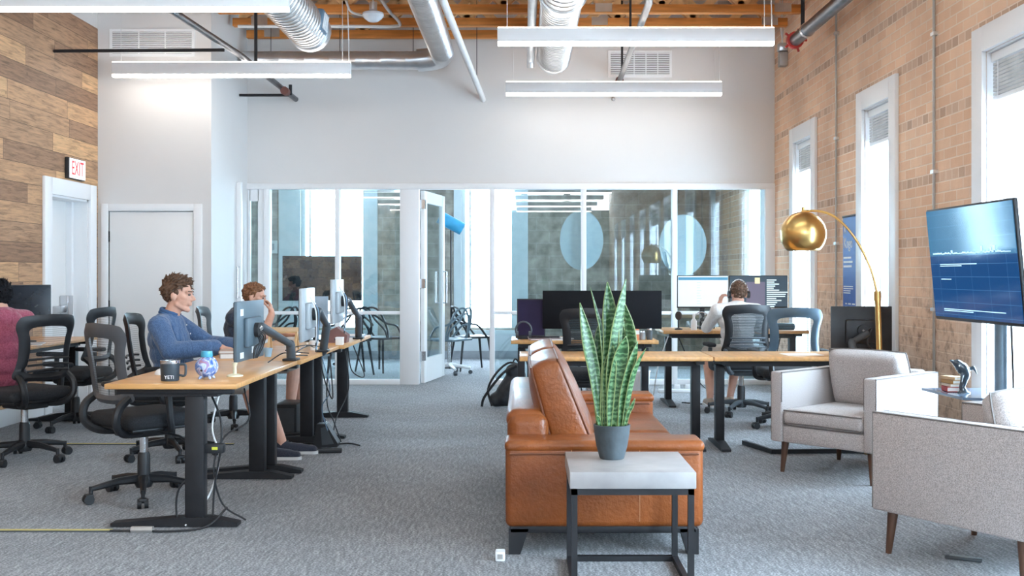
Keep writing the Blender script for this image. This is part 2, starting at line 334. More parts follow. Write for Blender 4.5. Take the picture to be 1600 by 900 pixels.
        for sd in (-1, 1):
            for i in range(n):
                for j in range(n):
                    q = (idx[(sd,i,j)], idx[(sd,i+1,j)], idx[(sd,i+1,j+1)], idx[(sd,i,j+1)])
                    fs.append(q if sd == -1 else q[::-1])
        return s.add(vs, fs, mi, T)
    def build(s, name, m, parent=None, loc=(0,0,0), rotz=0, smooth=40, uv=None):
        me = bpy.data.meshes.new(name); me.from_pydata(s.v, [], s.f); me.update()
        for x in (m if isinstance(m, (list, tuple)) else [m]): me.materials.append(x)
        me.polygons.foreach_set('material_index', s.m)
        if smooth:
            me.polygons.foreach_set('use_smooth', [True]*len(me.polygons)); me.set_sharp_from_angle(angle=math.radians(smooth))
        o = bpy.data.objects.new(name, me); C.objects.link(o); o.location = loc; o.rotation_euler = (0,0,rotz)
        if parent: o.parent = parent
        return o
def thing(name, label, cat, loc=(0,0,0), rotz=0, group=None):
    o = bpy.data.objects.new(name, None); C.objects.link(o); o.empty_display_size = .1
    o.location = loc; o.rotation_euler = (0,0,rotz); o['label'] = label; o['category'] = cat
    if group: o['group'] = group
    return o
def tag(o, label, cat, group=None):
    o['label'] = label; o['category'] = cat
    if group: o['group'] = group
    return o
def struct(o, label=None):
    o['kind'] = 'structure'
    if label: o['label'] = label
    return o
def sempty(name, loc=(0,0,0)):
    o = bpy.data.objects.new(name, None); C.objects.link(o); o.location = loc; o['kind'] = 'structure'; return o
def copy_tree(o, loc=None, rotz=None, label=None, group=None, parent=None):
    c = o.copy(); C.objects.link(c)
    if parent: c.parent = parent
    if loc is not None: c.location = loc
    if rotz is not None: c.rotation_euler = (0,0,rotz)
    if label: c['label'] = label
    if group: c['group'] = group
    for ch in KIDS.get(o.name, None) or [x for x in bpy.data.objects if x.parent == o]: copy_tree(ch, parent=c)
    return c
KIDS = {}
def blob(name, mb, m, parent, voxel=.006, sm=4, fac=.5):
    o = mb.build(name, m, parent, smooth=0)
    o.data.polygons.foreach_set('use_smooth', [True]*len(o.data.polygons))
    r = o.modifiers.new('remesh', 'REMESH'); r.mode = 'VOXEL'; r.voxel_size = voxel; r.use_smooth_shade = True
    if sm: k = o.modifiers.new('smooth', 'SMOOTH'); k.factor = fac; k.iterations = sm
    return o
def text(s, size, m, parent, loc, rot, name='lettering', ext=.001, align='CENTER', sx=1.0):
    cu = bpy.data.curves.new(name, 'FONT'); cu.body = s; cu.size = size; cu.extrude = ext; cu.align_x = align; cu.align_y = 'CENTER'
    t = bpy.data.objects.new('t', cu); C.objects.link(t)
    dg = bpy.context.evaluated_depsgraph_get(); me = bpy.data.meshes.new_from_object(t.evaluated_get(dg)); bpy.data.objects.remove(t)
    me.materials.clear(); me.materials.append(m)
    o = bpy.data.objects.new(name, me); C.objects.link(o); o.location = loc; o.rotation_euler = rot; o.scale = (sx, 1, 1)
    if parent: o.parent = parent
    return o
def arc(pts, n=8):
    """Catmull-Rom through points"""
    p = [Vector(x) for x in pts]; p = [p[0]*2-p[1]]+p+[p[-1]*2-p[-2]]; out = []
    for i in range(1, len(p)-2):
        for k in range(n):
            t = k/n; a, b, c, d = p[i-1:i+3]
            out.append(.5*((2*b)+(c-a)*t+(2*a-5*b+4*c-d)*t*t+(3*b-a-3*c+d)*t**3))
    out.append(p[-2]); return out
# ================================================================ ROOM
XL, XR, YB, YC, YW = -4.5, 3.0, 13.0, 17.0, 11.5      # left wall, right wall, glass partition, far wall, white wall
ZT = 4.75
WIN = [(11.27,12.0),(8.86,9.56),(6.22,7.05),(3.15,4.75),(.5,2.1),(13.64,14.3),(-1.6,-.8),(-4.2,-3.4),(-6.8,-6.0),(-9.4,-8.6)]  # the two wide ones, out of view, are added to let in more daylight
YF = -12.0     # front wall, behind the viewer
WZ0, WZ1 = .38, 2.76
struct(MB().b2(XL-.5, XR+.3, YF, YC+.1, -.12, 0).build('floor', carpet))
m = MB(); ys = sorted(WIN); y = YF
for a, b in ys: m.b2(XR, XR+.25, y, a, 0, ZT); m.b2(XR, XR+.25, a, b, 0, WZ0); m.b2(XR, XR+.25, a, b, WZ1, ZT); y = b
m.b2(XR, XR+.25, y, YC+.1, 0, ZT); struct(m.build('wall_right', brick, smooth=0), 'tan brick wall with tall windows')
m = MB(); m.b2(XL-.3, XL, YF, 10.33, 0, 3.91); m.b2(XL-.3, XL, 11.24, YW, 0, 3.91); m.b2(XL-.3, XL, 10.33, 11.24, 2.08, 3.91)
struct(m.build('wall_left', plank, smooth=0), 'reclaimed wood plank wall')
struct(MB().b2(XL-.3, XL, YF, YW, 3.911, ZT).build('wall_left_upper', white, smooth=0))
m = MB(); m.b2(XL-.3, -4.39, YW, YW+.12, 0, 2.0); m.b2(-3.48, -3.3, YW, YW+.12, 0, 2.0); m.b2(XL-.3, -3.3, YW, YW+.12, 2.0, ZT)
struct(m.build('wall_corner', white, smooth=0), 'white wall with a flush door')
struct(MB().b2(-3.42, -3.3, YW+.12, YB+.12, 0, ZT).build('wall_side', white, smooth=0))
struct(MB().b2(-3.3, XR, YB, YB+.12, 2.375, ZT).build('wall_back', white, smooth=0), 'white wall above the glass partition')
struct(MB().b2(XL-.3, XR+.25, YF, YB+.1, ZT, ZT+.1).build('ceiling', deckm, smooth=0))
struct(MB().b2(XL-.3, XR, YB+.12, YC+.1, 2.78, 2.88).build('ceiling_meeting_room', white, smooth=0))
# far wall of the meeting room with its two bright windows
A0, A1, B0, B1, FZ0, FZ1 = -3.48, -2.46, -.97, -.13, .48, 2.72
m = MB()
for a, b in ((XL, A0), (A1, B0), (B1, XR)): m.b2(a, b, YC, YC+.2, 0, 2.88)
for a, b in ((A0, A1), (B0, B1)): m.b2(a, b, YC, YC+.2, 0, FZ0); m.b2(a, b, YC, YC+.2, FZ1, 2.88)
struct(m.build('wall_far', block, smooth=0), 'grey block wall of the meeting room')
struct(MB().b2(XL-.3, XL, YB+.12, YC+.1, 0, 2.88).build('wall_far_left', block, smooth=0))
struct(MB().b2(XL, -3.42, YB+.0, YB+.12, 0, 2.88).build('wall_meeting_room_return', white, smooth=0))
n = 0
for a, b in WIN:
    n += 1
    w_ = sempty('window_%d' % n)
    t = .165; m = MB()
    m.b2(XR-.032, XR, a-t, a, WZ0-.02, WZ1+t, bev=.004); m.b2(XR-.032, XR, b, b+t, WZ0-.02, WZ1+t, bev=.004)
    m.b2(XR-.034, XR, a-.001, b+.001, WZ1, WZ1+t, bev=.004); m.b2(XR-.07, XR+.02, a-t, b+t, WZ0-.06, WZ0-.021, bev=.006); m.b2(XR-.03, XR, a-t, b+t, WZ0-.16, WZ0-.061, bev=.004)
    m.build('window_casing', trimw, w_)
    m = MB(); m.b2(XR, XR+.25, a, a+.012, WZ0, WZ1); m.b2(XR, XR+.25, b-.012, b, WZ0, WZ1); m.b2(XR, XR+.25, a, b, WZ1-.012, WZ1); m.b2(XR, XR+.25, a, b, WZ0, WZ0+.012)
    m.build('window_jamb', trimw, w_)
    m = MB(); xs = XR+.13
    for c0, c1 in ((a+.012, a+.065), (b-.065, b-.012)): m.b2(xs, xs+.05, c0, c1, WZ0, WZ1, bev=.004)
    m.b2(xs, xs+.05, a+.05, b-.05, WZ0+.01, WZ0+.07); m.b2(xs, xs+.05, a+.05, b-.05, WZ1-.07, WZ1-.01); 
    m.b2(xs-.01, xs+.04, (a+b)/2-.022-.1, (a+b)/2+.022-.1, WZ0, WZ1, bev=.004)
    m.build('window_frame', trimw, w_)
    MB().b2(xs+.02, xs+.026, a+.06, b-.06, WZ0+.06, WZ1-.06).build('pane', wglass, w_, smooth=0)
    m = MB(); m.b2(XR+.02, XR+.10, a+.02, b-.02, WZ1-.075, WZ1-.014, bev=.006)
    for k in range(9): m.b2(XR+.03, XR+.085, a+.03, b-.03, WZ1-.10-k*.024, WZ1-.083-k*.024, mi=1)
    m.b2(XR+.028, XR+.088, a+.028, b-.028, WZ1-.33, WZ1-.298, bev=.005)
    m.tube([(XR+.03, b-.1, WZ1-.07), (XR+.03, b-.1, WZ1-1.9)], .003, 5); m.tube([(XR+.03, a+.12, WZ1-.07), (XR+.03, a+.12, WZ0+.05)], .002, 5)
    m.build('window_blind', [trimw, mat('grey_blind_slat', (.58,.57,.56), .6)], w_)
    portal((XR+.24, (a+b)/2, (WZ0+WZ1)/2), (0, PI/2, 0), WZ1-WZ0, b-a)
for a, b in ((A0, A1), (B0, B1)):
    n += 1; w_ = sempty('window_%d' % n); m = MB(); gm = mat('blue_grey_window_frame', (.58,.66,.68), .45, var=.03)
    wl, wr = (.34, .18) if a == A0 else (.12, .2)
    m.b2(a-wl, a, YC-.03, YC, FZ0-.05, 2.78); m.b2(b, b+wr, YC-.03, YC, FZ0-.05, 2.78); m.b2(a-wl, b+wr, YC-.05, YC, FZ0-.1, FZ0-.04)
    m.b2(a, a+.06, YC+.05, YC+.1, FZ0, FZ1); m.b2(b-.06, b, YC+.05, YC+.1, FZ0, FZ1); m.b2(a+.12, a+.15, YC+.05, YC+.1, FZ0, FZ1)
    m.build('window_frame', gm, w_)
    MB().b2(a, b, YC+.07, YC+.076, FZ0, FZ1).build('pane', wglass, w_, smooth=0)
    MB().b2(a-wl, b+wr, YC-.025, YC-.001, .12, FZ0-.1).build('apron_panel', mat('blue_white_panel', (.62,.67,.70), .6, var=.03), w_)
    portal(((a+b)/2, YC+.18, 1.6), (-PI/2, 0, 0), b-a, FZ1-FZ0)
m = MB(); m.b2(XL-.3, XR+.25, YF-.2, YF, 2.15, 3.55); m.b2(XL-.3, XR+.25, YF-.2, YF, 0, 2.15)
for x in (XL-.3, -3.1, -1.6, -.1, 1.4, XR): m.b2(x, x+.25, YF-.2, YF, 3.55, 4.6)  # high openings added in this unseen wall for frontal fill daylight
m.b2(XL-.3, XR+.25, YF-.2, YF, 4.6, ZT)
struct(m.build('wall_front', block, smooth=0)); portal((-.75, YF-.1, 4.07), (PI/2, 0, 0), 7.4, 1.0)
struct(MB().b2(XL, XR, YC-.02, YC, 0, .12).build('baseboard_far', mat('grey_baseboard', (.35,.37,.40), .5)))
# baseboards
struct(MB().b2(XL, XL+.018, YF, 10.17, 0, .15, bev=.003).build('baseboard_left', trimw))
struct(MB().b2(-3.318+.018, -3.282, YW+.0, YB, 0, .14, bev=.003).build('baseboard_side', trimw))
# ------------------------------------------------- glass partition
gp = sempty('window_9'); gp['label'] = 'white framed glass partition of the meeting room'
def px13(x): return PX(x, YB)
posts = [(413,422),(524,531),(625,655),(765,773),(908,916),(1050,1058),(1195,1212)]
for i, (a, b) in enumerate(posts):
    w2_ = .05 if i != 2 else .0
    MB().b2(px13(a), px13(b), YB-w2_*.2-.02, YB+.09, 0, 2.335, bev=.004).build('mullion', trimw, gp)
MB().b2(-3.3, XR, YB-.03, YB+.09, 2.33, 2.40, bev=.004).build('header', trimw, gp)
pan = [(422,524,1),(531,625,1),(773,908,1),(916,1050,1),(1058,1195,1)]
for a, b, r in pan:
    MB().b2(px13(a), px13(b), YB-.03, YB+.08, 0, .06, bev=.004).build('bottom_rail', trimw, gp)
    MB().b2(px13(a), px13(b), YB-.01, YB+.07, .835, .875, bev=.003).build('mid_rail', trimw, gp)
    MB().b2(px13(a), px13(b), YB+.035, YB+.043, .05, 2.335).build('pane', glass, gp, smooth=0)
m = MB()
for cx, cy, rx, ry in ((909,375,34,47), (1068,383,37,48)):
    poly = [(px13(cx)+rx*YB/F*math.cos(2*PI*k/48), PZ(cy,YB)+ry*YB/F*math.sin(2*PI*k/48)) for k in range(48)]
    MB().prism(poly, YB+.045, YB+.048, 'y').build('round_frosted_decal', frost, gp, smooth=0)
poly = [(px13(875)+24*YB/F*math.cos(2*PI*k/48), PZ(376,YB)+28*YB/F*math.sin(2*PI*k/48)) for k in range(48)]
# open glazed door of the meeting room
dm = struct(sempty('door_1')); dm['label'] = 'white glazed door standing open into the meeting room'
dm.location = (px13(657)+.02, YB+.06, 0); dw = 1.0; dm.rotation_euler = (0, 0, math.radians(80))
m = MB(); m.b2(0, .13, -.022, .022, .01, 2.32, bev=.003); m.b2(dw-.13, dw, -.022, .022, .01, 2.32, bev=.003); m.b2(.13, dw-.13, -.022, .022, 2.18, 2.32); m.b2(.13, dw-.13, -.022, .022, .01, .30)
m.build('door_frame', doorw, dm); MB().b2(.13, dw-.13, -.004, .004, .3, 2.18).build('pane', glass, dm, smooth=0)
for s in (-1, 1): MB().tube([(dw-.09, s*.02, .95), (dw-.09, s*.07, .95), (dw-.09, s*.07, 1.35), (dw-.09, s*.02, 1.35)], .011, 8).build('pull_handle', chrome, dm)
for z in (.28, 1.15, 2.1): MB().b2(-.025, .02, -.035, .03, z, z+.11).build('hinge', chrome, dm)
# narrow glazed door at the corner
dm = sempty('door_2'); dm['label'] = 'narrow glazed door beside the side wall'
m = MB(); m.b2(px13(387), px13(391), YB, YB+.05, 0, 2.33); m.b2(px13(403), px13(413), YB, YB+.05, 0, 2.33); m.b2(px13(390), px13(404), YB, YB+.05, 2.19, 2.33); m.b2(px13(390), px13(404), YB, YB+.05, 0, .3)
m.b2(-3.30, -3.245, 12.50, 12.57, 0, 2.375, bev=.004)
m.build('door_frame', trimw, dm); MB().b2(px13(390), px13(404), YB+.02, YB+.026, .3, 2.19).build('pane', glass, dm, smooth=0)
MB().tube([(-3.27,12.5,1.05),(-3.27,12.43,1.05),(-3.27,12.43,1.40),(-3.27,12.5,1.40)], .011, 8).build('pull_handle', chrome, dm)
# ------------------------------------------------- exit door in the wood wall
dm = sempty('door_3'); dm['label'] = 'white exit door with a push bar in the wood wall'
m = MB(); y0, y1, zt, t = 10.33, 11.24, 2.08, .16
m.b2(XL, XL+.03, y0-t, y0, 0, zt+t, bev=.004); m.b2(XL, XL+.03, y1, y1+t, 0, zt+t, bev=.004); m.b2(XL, XL+.031, y0, y1, zt, zt+t, bev=.004)
m.build('door_casing', trimw, dm)
m = MB(); m.b2(XL-.24, XL, y0, y0+.02, 0, zt); m.b2(XL-.24, XL, y1-.02, y1, 0, zt); m.b2(XL-.24, XL, y0, y1, zt-.02, zt); m.b2(XL-.2, XL-.14, y1-.07, y1-.02, 0, zt-.02); m.build('door_jamb', trimw, dm)
MB().b2(XL-.245, XL-.2, y0+.02, y1-.02, .01, zt-.02, bev=.003).build('door_panel', doorw, dm)
m = MB(); m.b2(XL-.2, XL-.13, y0+.1, y1-.2, .93, 1.0, bev=.008); m.b2(XL-.2, XL-.11, y1-.22, y1-.10, .90, 1.10, bev=.01); m.build('push_bar', chrome, dm)
# flush white door
dm = sempty('door_4'); dm['label'] = 'white flush door in the white wall'
m = MB(); xa, xb, zt = -4.385, -3.485, 1.985
m.b2(xa-.075, xa, YW-.018, YW, 0, zt+.075, bev=.003); m.b2(xb, xb+.09, YW-.018, YW, 0, zt+.075, bev=.003); m.b2(xa, xb, YW-.018, YW, zt, zt+.075, bev=.003); m.build('door_casing', trimw, dm)
MB().b2(xa+.012, xb-.008, YW-.004, YW+.05, .01, zt-.012, bev=.002).build('door_panel', doorw, dm)
for z in (.25, .93, 1.66): MB().b2(xa-.004, xa+.014, YW-.008, YW+.012, z, z+.11).build('hinge', blackm, dm)
MB().b2(xa-.05, xb+.05, YW+.06, YW+.1, 0, 2.05).build('light_block_panel', trimw, dm)  # unseen panel added behind the door to stop outside light leaking through
# ------------------------------------------------- roof trusses
Y = 12.8; k = 0
while Y > 8.2:
    x0 = -3.25 if Y > YW else XL+.05; x1 = 2.95 if Y < 12.7 else 2.9
    tr = sempty('ceiling_truss'); z0, z1 = 4.09, 4.70
    MB().b2(x0, x1, Y-.045, Y+.045, z0, z0+.09, bev=.004).build('bottom_chord', timber, tr)
    MB().b2(x0, x1, Y-.045, Y+.045, z1-.14, z1, bev=.004).build('top_chord', timber, tr)
    m = MB(); x = x0+.1; up = k % 2
    while x < x1-.5:
        a, b = (z0+.09, z1-.14) if up else (z1-.14, z0+.09)
        d = Vector((.42, 0, b-a)); m.box((x+.21, Y, (a+b)/2), (d.length+.03, .07, .08), rot=(0, -math.atan2(b-a, .42), 0)); x += .42; up = not up
    m.build('web', timberl, tr)
    m = MB(); x = x0+.3
    while x < x1: m.b2(x-.09, x+.09, Y-.047, Y+.047, z0+.01, z0+.1); x += 1.9
    m.build('nail_plate', galv, tr)
    Y -= .61; k += 1
# ------------------------------------------------- hanging strip lights
def strip(x0, y, lab, ln=2.44):
    t = thing('hanging_strip_light', lab, 'ceiling light', (x0+ln/2, y, 3.335), 0, 'hanging linear strip lights'); h = ln/2
    MB().b2(-h, h, -.035, .035, .028, .148, bev=.003).build('housing', trimw, t)
    MB().b2(-h+.004, h-.004, -.033, .033, .0, .0275, bev=.004).build('lower_diffuser', emitdn, t)
    MB().b2(-h+.004, h-.004, -.028, .028, .1485, .158).build('upper_diffuser', emitup, t)
    for s in (-.93, .93): MB().tube([(h*s, 0, .155), (h*s, 0, 4.75-3.335)], .003, 5).build('suspension_cable', pipew, t)
    MB().tube([(h*.985, 0, .155), (h*.98, .0, .45), (h*.955, .02, 1.4)], .005, 6).build('power_cable', pipew, t)
    return t
strip(-4.24, 8.35, 'white hanging strip light cut by the top left corner of the photo')
strip(-4.21, 11.15, 'white hanging strip light in front of the left wall vent')
strip(-.23, 9.6, 'white hanging strip light just under the fir beams, upper of the right pair')
strip(-.20, 12.3, 'white hanging strip light close to the back wall, the lower of the right pair')
for x0, y in [(-4.24,5.55-2.8*k) for k in range(6)]+[(-.23,6.9-2.7*k) for k in range(7)]: strip(x0, y, 'white hanging strip light over the near part of the office, out of frame')
# ------------------------------------------------- ducts and pipes
def spiral(path, r, pitch=.1, n=24):
    m = MB(); pts = []; rs = []
    for i in range(len(path)-1):
        a, b = Vector(path[i]), Vector(path[i+1]); L = (b-a).length; k = max(1, int(L/pitch))
        for j in range(k):
            for f, e in ((0, 1), (.42, 1), (.46, 1.03), (.54, 1.03), (.58, 1)):
                pts.append(a+(b-a)*((j+f)/k)); rs.append(r*e)
    pts.append(Vector(path[-1])); rs.append(r); return m.tube(pts, rs, n)
dt = thing('spiral_duct', 'fat galvanized spiral duct ending above the left strip light', 'duct', (-2.117, 10.75, 3.728))
spiral([(0,-6.3,0),(0,0,0)], .194).build('duct_tube', galv, dt)
m = MB(); m.tube([(0,-.06,0),(0,.05,0)], .21, 24); m.build('end_collar', galv, dt)
MB().box((.172,-.25,.02), (.06,.3,.2), rot=(0,.15,0), bev=.008).build('register', steelblue, dt)
for k in range(4): MB().box((.206,-.33+k*.06,.02), (.012,.025,.15), rot=(0,.15,0), bev=.003).build('register_louvre', trimw, dt)
for y in (-.9, -3.4):
    MB().tube([(0,y,.17),(0,y,.7)], .006, 6).build('hanger_rod', blackm, dt)
dt = thing('spiral_duct', 'galvanized spiral duct dropping toward the back wall behind the centre light', 'duct', (.343, 12.4, 3.79))
spiral([(0,-8.0,0),(0,-2.93,0)], .203, .14).build('duct_tube', galv, dt)
spiral([(0,-2.9,0),(0,0,0)], .187, .08).build('duct_tube', galv, dt)
MB().tube([(0,-2.97,0),(0,-2.93,0),(0,-2.86,0)], [.217,.225,.217], 28).build('joint_collar', galv, dt); MB().tube([(0,-.03,0),(0,.0,0),(0,.02,0)], [.193,.195,.16], 28).build('end_cap', galv, dt)
MB().tube([(.08,-.4,.16),(.08,-.4,.56)], .006, 6).build('hanger_rod', blackm, dt)
dt = thing('round_pipe', 'slim steel pipe running beside the centre duct', 'pipe', (.082, 12.5, 3.80))
MB().tube([(0,-7,0),(0,-.1,0),(0,0,-.02),(0,.03,-.1)], .045, 12).build('pipe_run', galv, dt); MB().tube([(0,-1.5,0),(0,-1.4,0)], .053, 12).build('coupling', rustm, dt)
MB().tube([(0,-.6,.04),(0,-.6,.56)], .005, 6).build('hanger_rod', blackm, dt)
dt = thing('elbow_duct', 'galvanized flexible duct turning left along the top of the back wall', 'duct', (-.93, 12.6, 3.84))
pa = [(0,-6.5,.02),(0,-.25,.02)]
spiral(pa, .135, .06, 20).build('duct_tube', galv, dt)
MB().tube(arc([(0,-.27,.02),(0,-.12,.01),(-.04,-.02,-.01),(-.14,.02,-.03),(-.3,.02,-.045)], 6), .13, 20).build('duct_elbow', galv, dt)
spiral([(-.28,.02,-.045),(-2.32,.02,-.045)], .105, .28, 20).build('duct_tube', galv, dt)
for x in (-.35, -1.2, -2.0): MB().tube([(x,.02,.05),(x,.02,.93)], .004, 5).build('hanger_rod', blackm, dt)
def pipe(name, lab, pts, r, mt, rods=(), extra=None, n=10):
    o = Vector(pts[-1]); t = thing(name, lab, 'pipe', o)
    MB().tube([Vector(p)-o for p in pts], r, n).build('pipe_run', mt, t)
    for p, rr in rods: q = Vector(p)-o; MB().tube([q, (q.x, q.y, 4.75-o.z)], rr, 6).build('hanger_rod', blackm, t)
    if extra: extra(t)
    return t
pipe('white_conduit', 'white painted pipe slanting down to the back wall by the elbow duct', [(PX(690,7.5),7.5,3.64), tuple(P(692,0,9.0)), tuple(P(752,148,12.85)), tuple(P(755,156,12.98))], .035, pipew, [(tuple(P(745,130,12.4)), .004)])
def ex(t): MB().tube([(0,-.02,0),(0,.03,0)], .05, 10).build('end_cap', rustm, t)
pipe('sprinkler_pipe', 'dark sprinkler pipe reaching the back wall above the centre vent', [(PX(1032,6),6,P(1018,0,9.0).z+.02), tuple(P(1014,5,9.0)), tuple(P(968,126,12.9))], .032, pipem, [(tuple(P(972,110,12.2)), .012), (tuple(P(985,80,11)), .012)], ex)
def ex2(t):
    MB().tube([(-.0,-.62,.0),(-.0,-.52,.0)], .048, 10).build('coupling', rustm, t)
    MB().tube([(0,-.3,0),(0,-.3,.12)], .02, 8).build('sprinkler_branch', blackm, t)
pf = lambda D: (PX(462-(12.9-D)*47, D), D, 3.40)
pL = [(-3.0,6.5,3.53),(-2.95,9.2,3.53),(-2.86,11.05,3.53),(-2.70,12.9,3.39)]
pipe('sprinkler_pipe', 'dark sprinkler pipe hanging over the left desks and ending by the side wall', pL, .032, pipem, [((-2.83,11.5,3.5), .018), ((-2.95,9,3.53), .018)], ex2)
pipe('steel_rod', 'black steel rod crossing the left wall vent', [(-4.49,10.4,3.45),(-2.86,10.4,3.46)], .016, blackm)
pipe('steel_rod', 'short black steel rod joining the side wall to the sprinkler pipe', [(-3.29,12.6,3.39),(-2.72,12.6,3.39)], .016, blackm)
def ex3(t):
    m = MB(); m.tube([(0,-.03,0),(0,.03,0)], .085, 14)
    for k in range(5): a = 2*PI*k/5; m.tube([(.07*math.cos(a),0,.07*math.sin(a)),(.12*math.cos(a),0,.12*math.sin(a))], .012, 6)
    m.build('red_flange', red, t)
    MB().tube([(0,-.45,0),(0,-.5,0)], .072, 14).build('clamp_ring', chrome, t)
pipe('fire_main_pipe', 'thick dark pipe with a red flange along the brick wall', [(2.72,5.5,3.66),(2.72,10.9,3.66)], .062, pipem, [((2.72,10.6,3.7), .02)], ex3, 16)
pipe('thin_conduit', 'thin pale conduit crossing under the beams with bends', arc([(PX(372,12.0),12.0,4.05),(PX(560,12.0),12.0,4.05),(PX(614,12.0),12,4.05),(PX(625,12),11.95,4.08),(PX(600,11.2),11.2,4.10),(PX(560,9.5),9.5,4.12)], 6), .018, pipew, [((PX(470,12),12,4.05), .004)])
pipe('thin_conduit', 'second thin pale conduit running to the dome lamp', arc([(PX(540,11.1),11.1,4.12),(PX(548,11.1),11.1,4.0),(PX(566,11.1),11.1,3.96),(PX(575,11.1),11.1,3.96)], 6), .012, pipew)
# wall conduits
for yy, lab, z1 in ((10.37, 'grey electrical conduit on the brick between the far and middle windows', .9), (7.9, 'grey electrical conduit on the brick between the middle and near windows', .35)):
    t = thing('wall_conduit', lab, 'conduit', (XR-.02, yy, z1)); MB().tube([(0,0,0),(0,0,ZT-z1)], .010, 8).build('conduit_tube', mat('grey_galvanized_conduit', (.42,.40,.38), .45, .4), t)
    for z in (.7, 1.7, 2.7): MB().b2(-.016, .02, -.03, .03, z, z+.025).build('clip', galv, t)
t = thing('junction_box', 'grey junction box with cables high in the brick corner', 'junction box', (XR-.05, 12.4, PZ(104,12.4)))
MB().b2(-.04,.05,-.06,.06,0,.16,bev=.006).build('box_body', mat('grey_galvanized_conduit',(.4,.4,.4)), t); MB().b2(-.045,.05,-.06,.06,.17,.26,bev=.006).build('box_cover', galv, t)
MB().tube(arc([(0,-.03,.25),(-.03,-.05,.45),(0,0,.7),(0,.02,1.0)],5), .008, 6).build('cable', pipew, t); MB().tube(arc([(0,.03,.25),(.02,.05,.5),(-.03,0,.8),(0,-.02,1.0)],5), .008, 6).build('cable', pipew, t)
# dome lamp, vents, sign, switch
t = thing('dome_lamp', 'round white dome lamp hanging under the fir beams', 'lamp', tuple(P(583,22,11)))
MB().lathe([(.0,-.08),(.05,-.075),(.09,-.045),(.11,-.01),(.105,.01),(.05,.03),(.03,.05)], 24).build('dome', mat('frosted_dome', (.75,.77,.8), .2), t)
MB().tube([(0,0,.04),(0,0,.12)], .04, 14).build('lamp_cap', galv, t); MB().tube([(0,0,.1),(0,0,.25)], .008, 6).build('lamp_stem', pipew, t)
def vent(lab, x0, x1, z0, z1, y, nx):
    t = thing('wall_vent', lab, 'vent', ((x0+x1)/2, y, z0)); w_ = (x1-x0)/2; h = z1-z0
    m = MB(); m.b2(-w_-.03,w_+.03,-.012,0,-.03,0); m.b2(-w_-.03,w_+.03,-.012,0,h,h+.03); m.b2(-w_-.03,-w_,-.012,0,0,h); m.b2(w_,w_+.03,-.012,0,0,h); m.b2(-w_,w_,-.003,0,0,h,mi=1)
    m.build('vent_frame', [trimw, mat('dark_vent_gap', (.22,.2,.2), .8)], t)
    m = MB(); k = int(h/.02)
    for i in range(k): m.box((0,-.008,(i+.5)*h/k), (2*w_,.012,.0105), rot=(.5,0,0))
    for i in range(1, nx): m.b2(-w_+2*w_*i/nx-.006, -w_+2*w_*i/nx+.006, -.014, 0, 0, h)
    m.build('slat', trimw, t)
vent('white slatted vent high on the left white wall', PX(176,YW), PX(300,YW), PZ(84,YW), PZ(50,YW), YW, 3)
vent('white slatted vent on the back wall right of the centre duct', PX(954,YB), PX(1046,YB), PZ(117,YB), PZ(83,YB), YB, 5)
t = thing('exit_sign', 'white exit sign with red letters above the white exit door', 'sign', (XL, 10.87, 2.26))
MB().b2(0,.04,-.2,.2,0,.21,bev=.004).build('sign_body', black, t); MB().b2(.041,.046,-.185,.19,.008,.202).build('sign_face', emis('lit_sign_face',(.9,.86,.86),.35), t)
text('EXIT', .20, emis('red_letter',(.75,.02,.03),.25), t, (.047,0,.103), (PI/2,0,PI/2), 'lettering', sx=.72)
t = thing('light_switch', 'white light switch on the wood wall beside the exit door', 'light switch', (XL, 10.05, 1.0))
MB().b2(0,.008,-.04,.04,0,.12,bev=.003).build('cover_plate', trimw, t); MB().b2(.008,.013,-.015,.015,.03,.09,bev=.002).build('rocker', trimw, t)
t = thing('smoke_sensor', 'small grey sensor on the back wall under the centre light', 'sensor', tuple(P(958,155,12.99)))
MB().ell((0,-.02,0),(.025,.03,.025)).build('sensor_head', mat('grey_galvanized_conduit',(.4,.4,.4)), t)
# blue banner on the brick
t = thing('blue_banner', 'tall blue banner with white writing hung on the brick by the middle window', 'banner', (XR-.012, 9.95, .80))
MB().b2(-.006,.0,-.21,.205,0,1.05).build('banner_cloth', mat('royal_blue_print', (.03,.11,.42), .5), t)
MB().tube([(-.005,-.215,1.05),(-.005,.21,1.05)], .01, 8).build('top_rod', blackm, t)
wm = mat('white_print', (.85,.87,.9), .6)
text('Kngo', .14, wm, t, (-.008,.04,.80), (PI/2,0,-PI/2), sx=.9)
text('K', .12, wm, t, (-.008,.13,.93), (PI/2,0,-PI/2))
m = MB(); rn = random.Random(3)
for z, k, h in ((.66,3,.018),(.40,4,.009)):
    for i in range(k): L = .2+rn.random()*.14; m.b2(-.0085,-.0062,.18-L,.18,z-i*h*2.2,z-i*h*2.2+h)
for i in range(6):
    for j in range(3): m.b2(-.0085,-.0062,.08-j*.12,.17-j*.12-rn.random()*.05,.24-i*.03,.252-i*.03)
m.build('printed_lines', wm, t)
